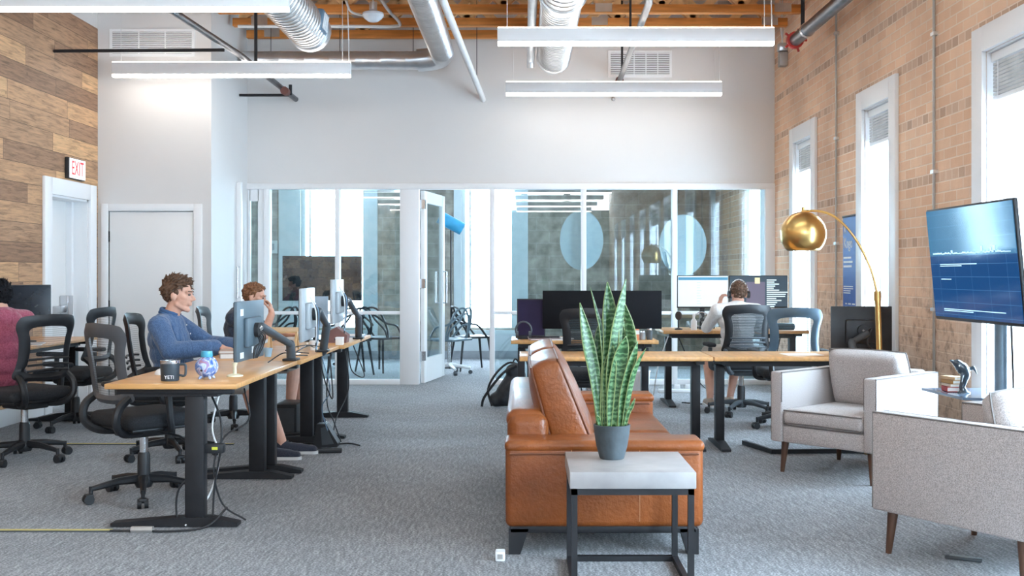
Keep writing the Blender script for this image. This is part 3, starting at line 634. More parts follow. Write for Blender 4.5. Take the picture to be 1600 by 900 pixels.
# ================================================================ FURNITURE
def T(o): KIDS.setdefault(o, [])
def ring(mb, outer, inner, yf, t, mi=0):
    """closed frame between two mirrored outlines; yf(x,z) places it in depth"""
    def full(h): return [(x, z) for x, z in h]+[(-x, z) for x, z in h[::-1] if abs(x) > 1e-6]
    def sm(h, n=5):
        p = arc([(x, 0, z) for x, z in h], n); return [(v.x, v.z) for v in p]
    o, i = full(sm(outer)), full(sm(inner)); k = len(o); vs = []
    for (ox, oz), (ix, iz) in zip(o, i):
        mx, mz = (ox+ix)/2, (oz+iz)/2
        vs += [(ox, yf(ox,oz), oz), (mx, yf(mx,mz)-t/2, mz), (ix, yf(ix,iz), iz), (mx, yf(mx,mz)+t/2, mz)]
    fs = []
    for a in range(k):
        b = (a+1) % k
        for j in range(4): fs.append((a*4+j, a*4+(j+1) % 4, b*4+(j+1) % 4, b*4+j))
    mb.add(vs, fs, mi); return o, i
OUT = [(0,.575),(.15,.58),(.225,.605),(.212,.68),(.203,.76),(.21,.87),(.232,.95),(.222,1.0),(.18,1.03),(0,1.042)]
INN = [(0,.625),(.10,.63),(.158,.65),(.140,.70),(.132,.78),(.138,.87),(.150,.915),(.140,.94),(.10,.953),(0,.958)]
def yback(x, z): return -.235+1.1*x*x-(z-.6)*.16
def make_chair(lab, loc, rotz, fm=black, pm=meshc, bm_=black, seatm=blackf, group='mesh back office chairs', spin=.3, lumbar=True, baggy=False):
    t = thing('office_chair', lab, 'office chair', loc, rotz, group)
    m = MB()
    for (z, hw, hd, r) in (): pass
    m.box((0,.02,.475), (.50,.48,.085), bev=.042, seg=4); m.build('seat', seatm, t)
    m = MB(); m.box((0,.02,.428), (.44,.42,.02), bev=.009); m.build('seat_shell', bm_, t)
    m = MB(); ring(m, OUT, INN, yback, .035); bf = m.build('backrest_frame', fm, t, smooth=60)
    m = MB(); N = 10; q = arc([(x,0,z) for x,z in INN], 5); vs = []; zs = [p.z for p in q]
    for p in q:
        for j in range(N+1): x = p.x*(-1+2*j/N); vs.append((x, yback(x,p.z)-.004, p.z))
    fs = [(i*(N+1)+j, i*(N+1)+j+1, (i+1)*(N+1)+j+1, (i+1)*(N+1)+j) for i in range(len(q)-1) for j in range(N)]
    MB().add(vs, fs).build('mesh_panel', pm, bf)
    if lumbar:
        m = MB()
        for k in range(3):
            z = .655+k*.04; m.tube([(x, yback(x,z)-.035, z-.25*x*x) for x in [-.16+.032*i for i in range(11)]], .009, 6)
        m.build('lumbar_support', bm_, bf)
    for s in (-1, 1):
        MB().tube(arc([(s*.19,-.19,.62),(s*.20,-.26,.56),(s*.19,-.27,.47),(s*.15,-.20,.41),(s*.08,-.05,.40)], 5), [.024]*20+[.018], 8).build('back_support', bm_, t)
        m = MB(); m.tube(arc([(s*.17,.02,.42),(s*.27,.02,.43),(s*.295,.0,.50),(s*.295,-.01,.63)], 5), .02, 8)
        ar = m.build('armrest', bm_, t); MB().box((s*.295,.03,.655), (.085,.26,.035), bev=.016, seg=3).build('armrest_pad', blackf, ar)
    m = MB(); m.box((0,-.01,.395), (.2,.26,.05), bev=.015); m.build('mechanism', bm_, t)
    MB().tube([(.09,.05,.395),(.26,.08,.38),(.30,.09,.36)], .007, 6).build('height_lever', black, t)
    MB().lathe([(.025,.14),(.025,.385)], 14).build('gas_column', chrome, t)
    MB().lathe([(.038,.09),(.036,.25),(.03,.27)], 14).build('column_sleeve', black, t)
    MB().lathe([(.045,.065),(.055,.09),(.05,.125),(.035,.14)], 16).build('base_hub', bm_, t)
    for k in range(5):
        a = spin+2*PI*k/5; c, s = math.cos(a), math.sin(a)
        M = Matrix.Rotation(a, 4, 'Z')
        m = MB(); m.tube([(.03,0,.115),(.15,0,.112),(.30,0,.085)], [.028,.022,.015], 8, M=M); lg = m.build('base_leg', bm_, t)
        m = MB(); m.tube([(.30,0,.1),(.30,0,.05)], .012, 8, M=M)
        for sd in (-1, 1): m.tube([(.315,sd*.008,.028),(.315,sd*.03,.028)], .028, 14, M=M @ Matrix.Rotation(.0, 4, 'Z'))
        m.box((.312,0,.045), (.05,.05,.03), bev=.012, M=M); m.build('caster', black, lg)
    return t
R_ = math.radians
def face(deg): return R_(deg-90)      # facing direction, 0 = +X, 90 = away from the camera
make_chair('empty black mesh back office chair at the near corner of the front left desk', (-2.24,6.42,0), face(48), fm=mat('graphite_frame',(.085,.09,.10),.5), lumbar=False, spin=R_(200-28+90-90)+.25)
make_chair('black office chair under the person in the maroon shirt', (-3.54,7.72,0), face(150), spin=1.1)
make_chair('empty black office chair turned to the wall desk, in front of the exit door', (-3.83,9.30,0), face(172), lumbar=False, spin=.5)
make_chair('black office chair carrying the man in the blue shirt', (-2.55,7.85,0), face(5), spin=.45)
make_chair('dark grey office chair carrying the man with the hand at his chin', (-2.52,9.45,0), face(5), fm=dkgrey, spin=.2)
make_chair('black mesh office chair of the person with headphones, pale casters', (2.05,10.25,0), face(92), pm=meshk, bm_=dkgrey, spin=.35)
make_chair('empty blue grey office chair with an open back, right of the person with headphones', (2.28,9.35,0), face(88), fm=bluegrey, lumbar=False, spin=-.95-PI)
make_chair('black office chair half hidden behind the snake plant', (.55,9.2,0), face(84), pm=meshk, spin=.6)
# ---------------------------------------------------------------- desks
def desk_side(lab, x0, x1, y0, y1, z=.753):
    t = thing('standing_desk', lab, 'desk', ((x0+x1)/2, (y0+y1)/2, 0), 0, 'sit stand desks'); hx, hy = (x1-x0)/2, (y1-y0)/2
    MB().b2(-hx, hx, -hy+.002, hy-.002, z-.028, z, bev=.004).build('desktop', deskw, t)
    MB().b2(-hx+.12, hx-.12, -hy+.09, hy-.09, z-.075, z-.029).build('under_frame', blackm, t)
    for s in (-1, 1):
        yy = s*(hy-.10)
        m = MB(); m.b2(.055, .155, yy-.035, yy+.035, .05, z-.07, bev=.006); m.b2(.065,.145,yy-.028,yy+.028,.3,z-.06); lg = m.build('leg', blackm, t)
        m = MB(); m.prism([(-hx+.01,.004),(-hx+.01,.022),(.03,.052),(.19,.052),(hx-.01,.022),(hx-.01,.004)], yy-.04, yy+.04, 'y'); m.build('foot', blackm, t)
        m = MB(); m.b2(-hx+.04, hx-.04, yy-.03, yy+.03, z-.06, z-.029, bev=.004); m.build('bracket', blackm, t)
    return t
desk_side('maple topped standing desk nearest the camera, with mug and globe bank', -2.16, -1.48, 5.6, 7.12)
desk_side('maple topped standing desk at which the man in blue sits', -2.14, -1.46, 7.13, 8.62)
desk_side('maple topped standing desk farthest along the left row', -2.12, -1.42, 8.63, 10.12)
desk_side('maple topped desk along the wood wall', -4.46, -3.86, 7.3, 9.86)
def desk_back(lab, x0, x1, y0, y1, z, legs=(-1,1), footy=.36):
    t = thing('standing_desk', lab, 'desk', ((x0+x1)/2, (y0+y1)/2, 0), 0, 'sit stand desks'); hx, hy = (x1-x0)/2, (y1-y0)/2
    MB().b2(-hx, hx-.003, -hy, hy, z-.032, z, bev=.004).build('desktop', deskw2, t)
    MB().b2(-hx+.1, hx-.1, -hy+.13, hy-.13, z-.08, z-.033).build('under_frame', blackm, t)
    for s in (-1, 1):
        xx = s*(hx-.09)
        MB().b2(xx-.032, xx+.032, -.05, .05, .04, z-.08, bev=.005).build('leg', blackm, t)
        MB().prism([(-hy+.0,.004),(-hy+.0,.02),(-.08,.05),(.08,.05),(hy,.02),(hy,.004)], xx-.035, xx+.035, 'x').build('foot', blackm, t)
        MB().b2(xx-.03, xx+.03, -hy+.05, hy-.05, z-.06, z-.033).build('bracket', blackm, t)
    return t
desk_back('long maple topped desk right behind the leather sofa', -.03, 1.408, 8.05, 8.65, .705)
desk_back('maple topped desk behind the grey armchair, beside the sofa desk', 1.412, 2.85, 8.05, 8.65, .705)
desk_back('maple topped desk with the ultrawide monitor, against the glass', -.11, 1.19, 9.55, 10.22, .735)
desk_back('maple topped desk with the two lit monitors of the person with headphones', 1.38, 2.82, 10.72, 11.42, .76)
# flat steel foot frame on the carpet
t = thing('floor_frame', 'flat black steel frame lying on the carpet beside the grey armchair', 'frame', (1.70,7.95,0))
MB().tube([(.0,.45,.02),(.12,.02,.02),(.85,.05,.02)], .022, 4).build('frame_bar', blackm, t)
# ---------------------------------------------------------------- leather sofa
t = thing('leather_sofa', 'cognac brown leather sofa seen from its arm end', 'sofa', (.38,6.2,0)); x0, x1, y0, y1 = -.465, .465, -1.1, 1.1
def softbox(m, a, b, bev=.045, M=None): m.b2(a[0], b[0], a[1], b[1], a[2], b[2], bev=bev, seg=5, M=M); return m
for s, ya, yb in ((-1, y0, y0+.22), (1, y1-.22, y1)):
    ar = softbox(MB(), (x0,ya,.13), (x1,yb,.515), .03).build('armrest', leather, t)
    MB().tube([(x0+.02,ya-.003,.476),(x0+.3,ya-.004,.478),(x1-.03,ya-.003,.476),(x1-.004,ya+.03,.47),(x1-.004,ya+.03,.16)], .006, 6).build('seam', seamm, ar)
    m = softbox(MB(), (x0-.004,ya-.006,.482), (x1+.006,yb+.006,.538), .025); m.build('armrest_cap', leather, ar)
    for xx in (x0+.31, x0+.63): MB().b2(xx-.0015, xx+.0015, ya-.002, ya+.004, .16, .50).build('stitch_line', mat('pale_stitch', (.55,.25,.11)), ar)
softbox(MB(), (x0+.005,y0+.2,.14), (x0+.21,y1-.2,.64), .06).build('backrest', leather, t)
bk = softbox(MB(), (x0+.0,y0+.225,.55), (x0+.205,y1-.0-.225,.655), .05).build('backrest_cap', leather, t)
softbox(MB(), (x0+.12,y0+.22,.14), (x1-.02,y1-.22,.30), .03).build('seat_base', leather, t)
for i, (a, b) in enumerate(((y0+.225, -.003), (.003, y1-.225))):
    m = MB(); m.box(((x0+.19+x1+.01)/2, (a+b)/2, .355), (x1+.01-x0-.19, b-a, .14), bev=.06, seg=6); sc_ = m.build('seat_cushion', leather, t)
    MB().tube([(x1+.006,a+.05,.385),(x1+.009,b-.05,.385)], .006, 6).build('piping', seamm, sc_)
for i, yc in enumerate((-.445, .43)):
    w_ = .83; M = Matrix.Translation((x0+.265, yc, .655)) @ Matrix.Rotation(R_(-19), 4, 'Y')
    bm_c = bmesh.new(); bmesh.ops.create_cube(bm_c, size=1)
    bmesh.ops.subdivide_edges(bm_c, edges=bm_c.edges[:], cuts=9, use_grid_fill=True)
    hx, hy_, hz = .105, w_/2, .245; rn = random.Random(i+2)
    def shp(u, v, q):       # u thickness, v length, q height, each -1..1
        b_ = (1-abs(v)**4)*(1-abs(q)**4); e_ = 1+.10*(1-u*u)*(1-q*q)
        th = hx*(.80+.42*b_) * (1.0-.16*q)
        return (u*th+.004*math.sin(v*9+q*5+i)*b_, v*hy_*(1-.03*q*q)*(1+.03*(1-u*u)), q*hz*(1-.035*v*v)*(1+.05*(1-u*u)))
    for v in bm_c.verts:
        u, vv, q = v.co.x*2, v.co.y*2, v.co.z*2
        v.co = Vector(shp(u, vv, q))
    bm_c.verts.index_update(); m = MB(); m.add([v.co[:] for v in bm_c.verts], [[v.index for v in f.verts] for f in bm_c.faces], M=M); bm_c.free()
    bc = m.build('back_cushion', leather, t, smooth=180)
    sb = bc.modifiers.new('sub', 'SUBSURF'); sb.levels = 1; sb.render_levels = 1
    for u in (-1, 1):
        lp_ = [(-1+2*k/8, -1) for k in range(8)]+[(1, -1+2*k/8) for k in range(8)]+[(1-2*k/8, 1) for k in range(8)]+[(-1, 1-2*k/8) for k in range(8)]
        MB().tube([M @ Vector(shp(u*.98, a_*.985, b__*.985)) for a_, b__ in lp_], .0065, 6, closed=True).build('piping', seamm, bc)
MB().b2(x0+.02, x1-.03, y0+.02, y1-.02, .10, .135, bev=.004).build('base_frame', blackm, t)
for sx in (-1, 1):
    for sy in (-1, 1):
        cx = (x0+.05) if sx < 0 else (x1-.055); yy = sy*(1.1-.05)
        MB().prism([(cx-.035,.0+.12),(cx+.055*(-sx)*1+.0*sx,.12),(cx+.018*(-sx),0),(cx-.035 if sx<0 else cx+.035,0),(cx+.035*sx,.12)] if sx > 0 else [(cx-.035,.12),(cx+.06,.12),(cx+.02,0),(cx-.035,0)], yy-.03, yy+.03, 'y').build('leg', blackm, t)
t = thing('floor_outlet_box', 'small white outlet block on the floor at the sofa corner', 'outlet', (-.085,5.02,0)); MB().b2(-.045,0,-.03,.03,0,.045,bev=.006).build('block_body', trimw, t); MB().b2(-.035,-.01,-.032,-.03,.012,.034).build('socket_face', mat('grey_galvanized_conduit',(.4,.4,.4)), t)
# ---------------------------------------------------------------- side table and plant
t = thing('side_table', 'square side table with a thick concrete top on a black steel frame', 'side table', (.453,4.76,0)); W = .262
MB().b2(-W, W, -W, W, .43, .5, bev=.004).build('tabletop', concrete, t)
def bar(a, b): m = MB(); a, b = Vector(a), Vector(b); lo = [min(a[i],b[i])-.0125 for i in range(3)]; hi = [max(a[i],b[i])+.0125 for i in range(3)]; return m.b2(lo[0],hi[0],lo[1],hi[1],lo[2],hi[2])
e = W-.02
for sx in (-1, 1):
    for sy in (-1, 1): bar((sx*e,sy*e,.013), (sx*e,sy*e,.405)).build('leg', blackm, t)
for s in (-1, 1): bar((-e,s*e,.4165),(e,s*e,.4165)).build('top_rail', blackm, t); bar((s*e,-e,.4165),(s*e,e,.4165)).build('top_rail', blackm, t); bar((s*e,-e,.0135),(s*e,e,.0135)).build('floor_rail', blackm, t)
bar((-e,e,.0135),(e,e,.0135)).build('floor_rail', blackm, t)
PY = 4.84; pc = Vector((PX(956,PY), PY, .5))
t = thing('snake_plant', 'tall green snake plant in a dark slate pot on the side table', 'potted plant', pc)
MB().lathe([(.0,0),(.052,0),(.056,.008),(.07,.06),(.079,.12),(.082,.15),(.077,.152),(.073,.135),(.0,.132)], 36).build('pot', potm, t)
MB().lathe([(.0,.136),(.04,.138),(.074,.134)], 24).build('soil', soil, t)
def leaf(pix, wd, dy=0, tw=0.0):
    """pix: points from base to tip in photo coordinates, at the plant's depth"""
    p = [Vector((PX(x,PY), PY+dy*(1-i/(len(pix)-1))*.4+dy*.6*(i/(len(pix)-1))*1.6, PZ(y,PY)))-pc for i, (x, y) in enumerate(pix)]
    p[0].z = .13; q = arc(p, 6); n = len(q); vs = []; uvs = []
    for i, c in enumerate(q):
        f = i/(n-1); ww = wd*1.22*(.55+.45*math.sin(PI*min(1, f*1.35+.1)/2*1.0))*(1 if f < .55 else max(0.0, 1-((f-.55)/.45)**1.8)); ww = max(ww, .0012)
        a = tw*(1+.5*f); sx, sy = math.cos(a), math.sin(a)
        for j, u in enumerate((-1,-.5,0,.5,1)):
            d = .12*ww*(1-u*u)*2.2; vs.append((c.x+u*ww/2*sx+d*sy, c.y+u*ww/2*sy-d*sx*-1, c.z)); uvs.append(((u+1)/2, f))
    k = 5; fs = [(i*k+j, i*k+j+1, (i+1)*k+j+1, (i+1)*k+j) for i in range(n-1) for j in range(k-1)]
    o = MB().add(vs, fs).build('leaf', leafm, t, smooth=80)
    uv = o.data.uv_layers.new(name='UVMap')
    for l in o.data.loops: uv.data[l.index].uv = uvs[l.vertex_index]
    s = o.modifiers.new('solid', 'SOLIDIFY'); s.thickness = .003
for args in (
    ([(942,662),(930,590),(918,530),(906,473)], .050, -.01, .3),
    ([(938,662),(932,600),(925,560),(915,520),(912,500)], .04, .03, .2),
    ([(948,662),(945,590),(940,520),(932,485),(923,449)], .030, .02, .9),
    ([(945,662),(950,590),(955,530),(952,480),(949,441)], .060, .0, .1),
    ([(950,662),(940,600),(938,560),(940,520),(944,495)], .05, .05, -.3),
    ([(957,662),(955,590),(962,530),(970,480),(978,436)], .055, -.01, .5),
    ([(966,662),(975,600),(985,550),(984,510),(975,471)], .048, .01, -.4),
    ([(962,662),(964,600),(969,560),(975,520),(980,500)], .06, .05, .3),
    ([(956,664),(958,620),(965,580),(972,545),(977,525)], .058, -.04, .15),
    ([(970,662),(974,620),(982,585),(990,555),(996,533)], .045, -.02, .5),
    ([(974,662),(980,630),(988,590),(997,565),(1009,544)], .030, -.02, .6),
    ([(975,664),(981,645),(986,635),(991,622)], .016, -.03, .2),
    ([(938,664),(935,655),(932,648)], .015, -.03, .2),
    ([(948,662),(950,620),(953,570),(957,540)], .05, -.02, -.2),
    ([(968,662),(970,600),(972,550),(974,505)], .05, .03, .2)): leaf(*args)
# ---------------------------------------------------------------- grey armchairs
def armchair(lab, loc, rotz, pill):
    t = thing('armchair', lab, 'armchair', loc, rotz, 'grey tweed armchairs'); hw, hd, zb, za = .385, .40, .205, .67
    # facing +Y; origin at the centre
    for s in (-1, 1):
        a = MB().b2(s*hw, s*(hw-.085), -hd, hd, zb, za, bev=.012, seg=3).build('armrest', fabric, t)
        MB().tube([(s*(hw-.003),hd-.006,zb+.01),(s*(hw-.003),hd-.006,za-.004),(s*(hw-.003),-hd+.006,za-.004),(s*(hw-.003),-hd+.006,zb+.01)], .005, 6).build('piping', piping, a)
        MB().tube([(s*(hw-.082),hd-.006,za-.2),(s*(hw-.082),hd-.006,za-.004),(s*(hw-.082),-hd+.1,za-.004)], .005, 6).build('piping', piping, a)
    MB().b2(-hw+.086, hw-.086, -hd, -hd+.10, zb, za+.01, bev=.02, seg=3).build('backrest', fabric, t)
    MB().b2(-hw+.086, hw-.086, -hd+.1, hd-.012, zb, .315, bev=.012).build('seat_base', fabric, t)
    sc_ = MB().b2(-hw+.09, hw-.09, -hd+.1, hd+.004, .318, .43, bev=.04, seg=5).build('seat_cushion', fabric, t)
    for z in (.335, .418): MB().tube([(-hw+.1,hd-.004,z),(0,hd+.003,z+.004),(hw-.1,hd-.004,z)], .005, 6).build('piping', piping, sc_)
    bc = MB().pillow((0,-hd+.20,.615), (.60,.17,.40), rot=(R_(-14),0,0), bulge=.5, p=6, n=14).build('back_cushion', fabric, t, smooth=70)
    M = Matrix.Translation((0,-hd+.20,.615)) @ Euler((R_(-14),0,0)).to_matrix().to_4x4()
    MB().tube([M @ Vector((u*.3*(1-.05*(u*v)**2),0,v*.2*(1-.05*(u*v)**2))) for u, v in [(-1+k/4,-1) for k in range(8)]+[(1,-1+k/4) for k in range(8)]+[(1-k/4,1) for k in range(8)]+[(-1,1-k/4) for k in range(8)]], .005, 6, closed=True).build('piping', piping, bc)
    for sx in (-1, 1):
        for sy in (-1, 1): MB().tube([(sx*(hw-.07),sy*(hd-.07),.21),(sx*(hw-.055),sy*(hd-.055),0)], [.026,.014], 12).build('leg', walnut, t)
    if pill: MB().pillow((0.12,-.02,.55), (.36,.12,.34), rot=(R_(-25),0,.2), bulge=.6, p=4, n=12).build('throw_pillow', fabric, t, smooth=70)
    return t
# A: front corners (1.65,7.27) and (2.17,6.70); B: near left corner (1.65,5.16)
fa = Vector((-.74,-.672)); ca = Vector((1.91,6.985))-fa*.40
armchair('grey tweed armchair facing the sofa, in front of the maple desk', (ca.x,ca.y,0), math.atan2(fa.y,fa.x)-PI/2, False)
fb = Vector((-.545,.838)); rt = Vector((.838,.545)); cb_ = Vector((1.65,5.16))+rt*.385-fb*.40
armchair('near grey tweed armchair cut by the right edge of the photo, seen from its side', (cb_.x,cb_.y,0), math.atan2(fb.y,fb.x)-PI/2, True)
# ---------------------------------------------------------------- television
TVM = Matrix.Translation((2.55,6.215,1.38))
t = thing('television', 'large tilted flat television showing a dark blue chart screen', 'television', (2.555,6.215,1.378))
# faces -X, tilted down 5 degrees
RT = Matrix.Rotation(R_(1.5), 4, 'Z') @ Matrix.Rotation(R_(-5.5), 4, 'Y')
m = MB(); m.box((.014,0,0), (.024,1.15,.68), bev=.008, M=RT); m.build('television_body', black, t)
m = MB(); m.box((-.0005,0,.004), (.004,1.125,.648), M=RT)
mm, nt, b, L = base('blue_chart_screen'); tc = nd(nt, 'ShaderNodeTexCoord'); sp = nd(nt, 'ShaderNodeSeparateXYZ'); L.new(tc.outputs['Object'], sp.inputs[0])
br = nd(nt, 'ShaderNodeTexBrick'); cbx = nd(nt, 'ShaderNodeCombineXYZ'); L.new(sp.outputs['Y'], cbx.inputs[0]); L.new(sp.outputs['Z'], cbx.inputs[1]); L.new(cbx.outputs[0], br.inputs['Vector']); br.offset = 0
br.inputs['Scale'].default_value = 1; br.inputs['Brick Width'].default_value = .22; br.inputs['Row Height'].default_value = .075; br.inputs['Mortar Size'].default_value = .0012
br.inputs['Color1'].default_value = (.008,.06,.20,1); br.inputs['Color2'].default_value = (.008,.065,.21,1); br.inputs['Mortar'].default_value = (.06,.20,.42,1)
g = M_(nt, 'GREATER_THAN', sp.outputs['Z'], .05)
colr = mix(nt, g, br.outputs[0], mix(nt, .5, br.outputs[0], (.06,.26,.42)))
L.new(colr, b.inputs['Emission Color']); b.inputs['Emission Strength'].default_value = .5; b.inputs['Base Color'].default_value = (.01,.01,.012,1); b.inputs['Roughness'].default_value = .10; b.inputs['Specular IOR Level'].default_value = .18
m.build('screen', mm, t)
m = MB(); rn = random.Random(5); wl = emis('screen_line', (.35,.55,.75), .6)
for i in range(46):
    y = .5-i*.022; h = .004+(.05*rn.random() if i in (35,36,37,30,12) else .01*rn.random()); m.box((-.0035,y,.06+h/2), (.002,.021,h*.5+.003), M=RT)
for z, L_ in ((.0,.5),(-.01,.3),(-.09,.14),(-.27,.8),(-.28,.4)): m.box((-.0035,.42-L_/2,z), (.002,L_,.005), M=RT)
m.build('screen_lines', wl, t)
m = MB(); m.box((.055,-.0,-.0), (.06,.35,.30), bev=.02, M=RT); m.build('rear_housing', black, t)
m = MB(); m.box((.12,0,0), (.08,.10,.10), bev=.01); m.build('mount_bracket', blackm, t)
t = thing('television_stand', 'slim blue grey post stand behind the television', 'television stand', (2.73,6.22,0))
MB().lathe([(.036,.03),(.036,1.45)], 20).build('post', mat('light_steel_blue_post', (.22,.33,.42), .35, .4), t); MB().lathe([(.039,.52),(.039,.53)],20).build('collar', chrome, t)
MB().box((-.05,0,.015), (.42,.55,.03), bev=.012).build('base_plate', blackm, t)
MB().tube(arc([(.03,-.05,1.2),(.04,-.06,.8),(.05,-.055,.4),(.03,-.05,.03)],5), .006, 6).build('cable', black, t)
MB().prism([(-.30,.42),(.06,.42),(.10,-.22),(-.26,-.1)], .61, .625, 'z').build('glass_shelf', mat('blue_grey_glass_shelf', (.12,.17,.24), .12), t)
MB().box((.0,.02,.59), (.10,.14,.035), bev=.006).build('shelf_bracket', blackm, t)
# dolphin figurine and books on the shelf
SZ = .6265; dl = (PX(1505,6.35), 6.35, SZ)
t = thing('dolphin_figurine', 'dark grey leaping dolphin figurine on the glass shelf', 'figurine', dl); q = 6.35/F
def dp(x, y, d=0): return Vector(((x-1505)*q, d, PZ(y,6.35)-SZ))
m = MB(); body = [dp(1507,615),dp(1503,605),dp(1506,595),dp(1508,585),dp(1503,575),dp(1496,568),dp(1488,565)]; rr = [.026,.017,.021,.030,.036,.026,.008]
for i in range(6): m.cap(body[i], body[i+1], rr[i], rr[i+1])
m.cap(dp(1496,569), dp(1485,563), .018, .006); m.ell(dp(1506,614), (.04,.03,.014))
m.cap(dp(1512,578), dp(1521,574), .014, .009); m.cap(dp(1521,574), dp(1527,585), .010, .003); m.cap(dp(1501,585,-.02), dp(1497,596,-.05), .012, .004); m.cap(dp(1508,585,.02), dp(1512,597,.05), .012, .004)
blob('dolphin_body', m, mat('dark_blue_glaze', (.045,.065,.085), .15, var=.3, scale=20, coat=.5), t, .004, 4)
MB().ell(dp(1496,571,-.029), (.005,.004,.005)).build('eye', white, t)
bz = SZ
for i, (nm, c, lab, h, wx) in enumerate((('red','red_book_cover','thick red book at the bottom of the pile on the glass shelf',.028,.10),('cream','cream_book_cover','cream book lying directly on the red book',.016,.085),('gold','gold_book_cover','golden brown book near the top of the pile',.022,.08),('sand','sand_book_cover','sand coloured book on top of the pile by the dolphin',.018,.082))):
    t = thing('book', lab, 'book', (PX(1489,6.45), 6.45, bz+.0006), .15*i-.1, 'books piled by the dolphin')
    cm = mat(c, {'red':(.45,.02,.02),'cream':(.75,.62,.48),'gold':(.48,.27,.09),'sand':(.62,.42,.24)}[nm], .6)
    m = MB(); m.b2(-wx/2,wx/2,-.06,.06,0,.003); m.b2(-wx/2,wx/2,-.06,.06,h-.003,h); m.b2(-wx/2,-wx/2+.003,-.06,.06,0,h); m.build('cover', cm, t)
    MB().b2(-wx/2+.004,wx/2-.004,-.056,.056,.0031,h-.0031).build('pages', paper, t); bz += h+.0008
# ---------------------------------------------------------------- arc lamp
t = thing('arc_floor_lamp', 'brass arc floor lamp with a round dome shade', 'floor lamp', (2.66,7.98,0)); o = Vector((2.66,7.98,0))
MB().lathe([(.0,0),(.16,0),(.16,.022),(.02,.03)], 32).build('base', brass, t)
lp = lambda x, y, D: P(x,y,D)-o
MB().tube([lp(1379,566,7.98)+Vector((.0,0,-.66)), lp(1371,461,7.98)], .021, 14).build('pole', brass, t)
MB().tube([lp(1371,470,7.98), lp(1370.6,455,7.98)], .026, 14).build('pole_collar', brass, t)
MB().tube(arc([lp(1371,462,7.98),lp(1362,425,8.0),lp(1345,387,8.03),lp(1325,358,8.06),lp(1303,338,8.1),lp(1280,330,8.14),lp(1252,330,8.2)], 6), .009, 10).build('arm', brass, t)
ls = P(1255,366,8.2)-o; r = .172
prof = [(r*math.cos(a), r*math.sin(a)) for a in [R_(-46)+i*R_(136)/16 for i in range(17)]]; prof[-1] = (.0, r)
inn = [(x*.985, z*.985) for x, z in prof[::-1]]
m = MB(); m.lathe(prof, 40, c=ls); sh = m.build('shade', brass, t, smooth=60)
m = MB(); m.lathe(inn[:], 40, c=ls); m.build('shade_lining', mat('silver_lining', (.55,.58,.62), .3, .6), sh, smooth=60)
MB().lathe([(.012,r-.002),(.014,r+.03),(.0,r+.035)], 12, c=ls).build('shade_cap', brass, sh)
MB().lathe([(.0,-.075),(.025,-.06),(.03,-.04),(.015,0),(.015,r-.01)], 16, c=ls).build('bulb', mat('frosted_bulb',(.8,.8,.78),.3), sh)
# ================================================================ MONITORS AND DESK THINGS
def monitor(lab, c, fdeg, w_, h, arm=None, stand=None, screen=None, body=black, cat='monitor', back=True, name='monitor', group=None, tilt=0, extras=None):
    """screen centre c, screen faces fdeg"""
    t = thing(name, lab, cat, tuple(c), R_(fdeg-90)+PI, group)     # local -Y is the screen side after the turn
    m = MB(); m.box((0,.012,0), (w_,.022,h), bev=.005); m.build('display_body', body, t)
    MB().box((0,-.0005,.004), (w_-.016,.004,h-.022)).build('screen', screen or screenoff, t, smooth=0)
    if back: MB().box((0,.035,-.01), (w_*.55,.03,h*.5), bev=.012).build('rear_housing', body, t)
    if extras: extras(t)
    Ri = Matrix.Rotation(-t.rotation_euler.z, 4, 'Z')
    if arm:
        pts = [Ri @ (Vector(p)-Vector(c)) for p in arm]
        MB().tube([(0,.04,0),(0,.075,0)], .045, 12).build('mount_plate', black, t)
        for i in range(len(pts)-1):
            if i == 0: MB().tube([(0,.06,0), pts[0]], .02, 8).build('arm_joint', chrome, t)
            MB().cap(pts[i], pts[i+1], .028 if i < len(pts)-2 else .03, .022 if i < len(pts)-2 else .03).build('arm_segment', dkgrey, t)
        e = pts[-1]; MB().box((e.x, e.y, e.z+.008), (.12,.09,.016), bev=.005).build('clamp', black, t)
    if stand:
        e = Ri @ (Vector(stand)-Vector(c))
        MB().box((0,.06,(e.z-.0)/2-.0), (.05,.03,abs(e.z)), bev=.006).build('stand_neck', black, t); MB().box((0,.06,e.z+.007), (.24,.18,.014), bev=.006).build('stand_base', black, t)
    return t
ZD = .753
lblm = mat('white_sticker', (.75,.77,.78), .6)
def stick(t):
    for x, z, a, b in ((.19,.11,.06,.04), (-.03,-.12,.035,.04), (.19,-.14,.07,.035)): MB().box((x,.0235,z), (a,.002,b)).build('sticker', lblm, t)
    m = MB(); rn = random.Random(2)
    for i in range(5): m.tube(arc([(.0,.05,.0),(.03*i-.06,.09,-.03-.01*i),(.05*i-.1,.07,-.10),(.02*i,.06,-.165)],4), .004, 5)
    m.build('cable', black, t)
monitor('grey blue backed monitor nearest the camera on a swing arm over the left desk', (-1.655,6.52,.985), 178, .56, .35, arm=[(-1.585,6.58,1.0),(-1.52,7.10,.86),(-1.52,7.12,ZD)], body=mat('slate_blue_plastic',(.09,.13,.16),.4), extras=stick)
def cabs(t):
    for i in range(4): MB().tube(arc([(.12-.06*i,.05,.12-.02*i),(.10-.06*i,.085,.02),(.04-.03*i,.08,-.12),(.0,.07,-.2-.02*i)],5), .005, 5).build('cable', [trimw, black, steelblue, black][i], t)
monitor('edge on silver backed monitor in the middle of the left row, cables down its back', (-1.495,7.46,1.045), 183, .60, .355, arm=[(-1.43,7.6,1.06),(-1.42,7.85,.95),(-1.46,7.92,ZD)], body=mat('silver_plastic',(.38,.41,.43),.35), extras=cabs)
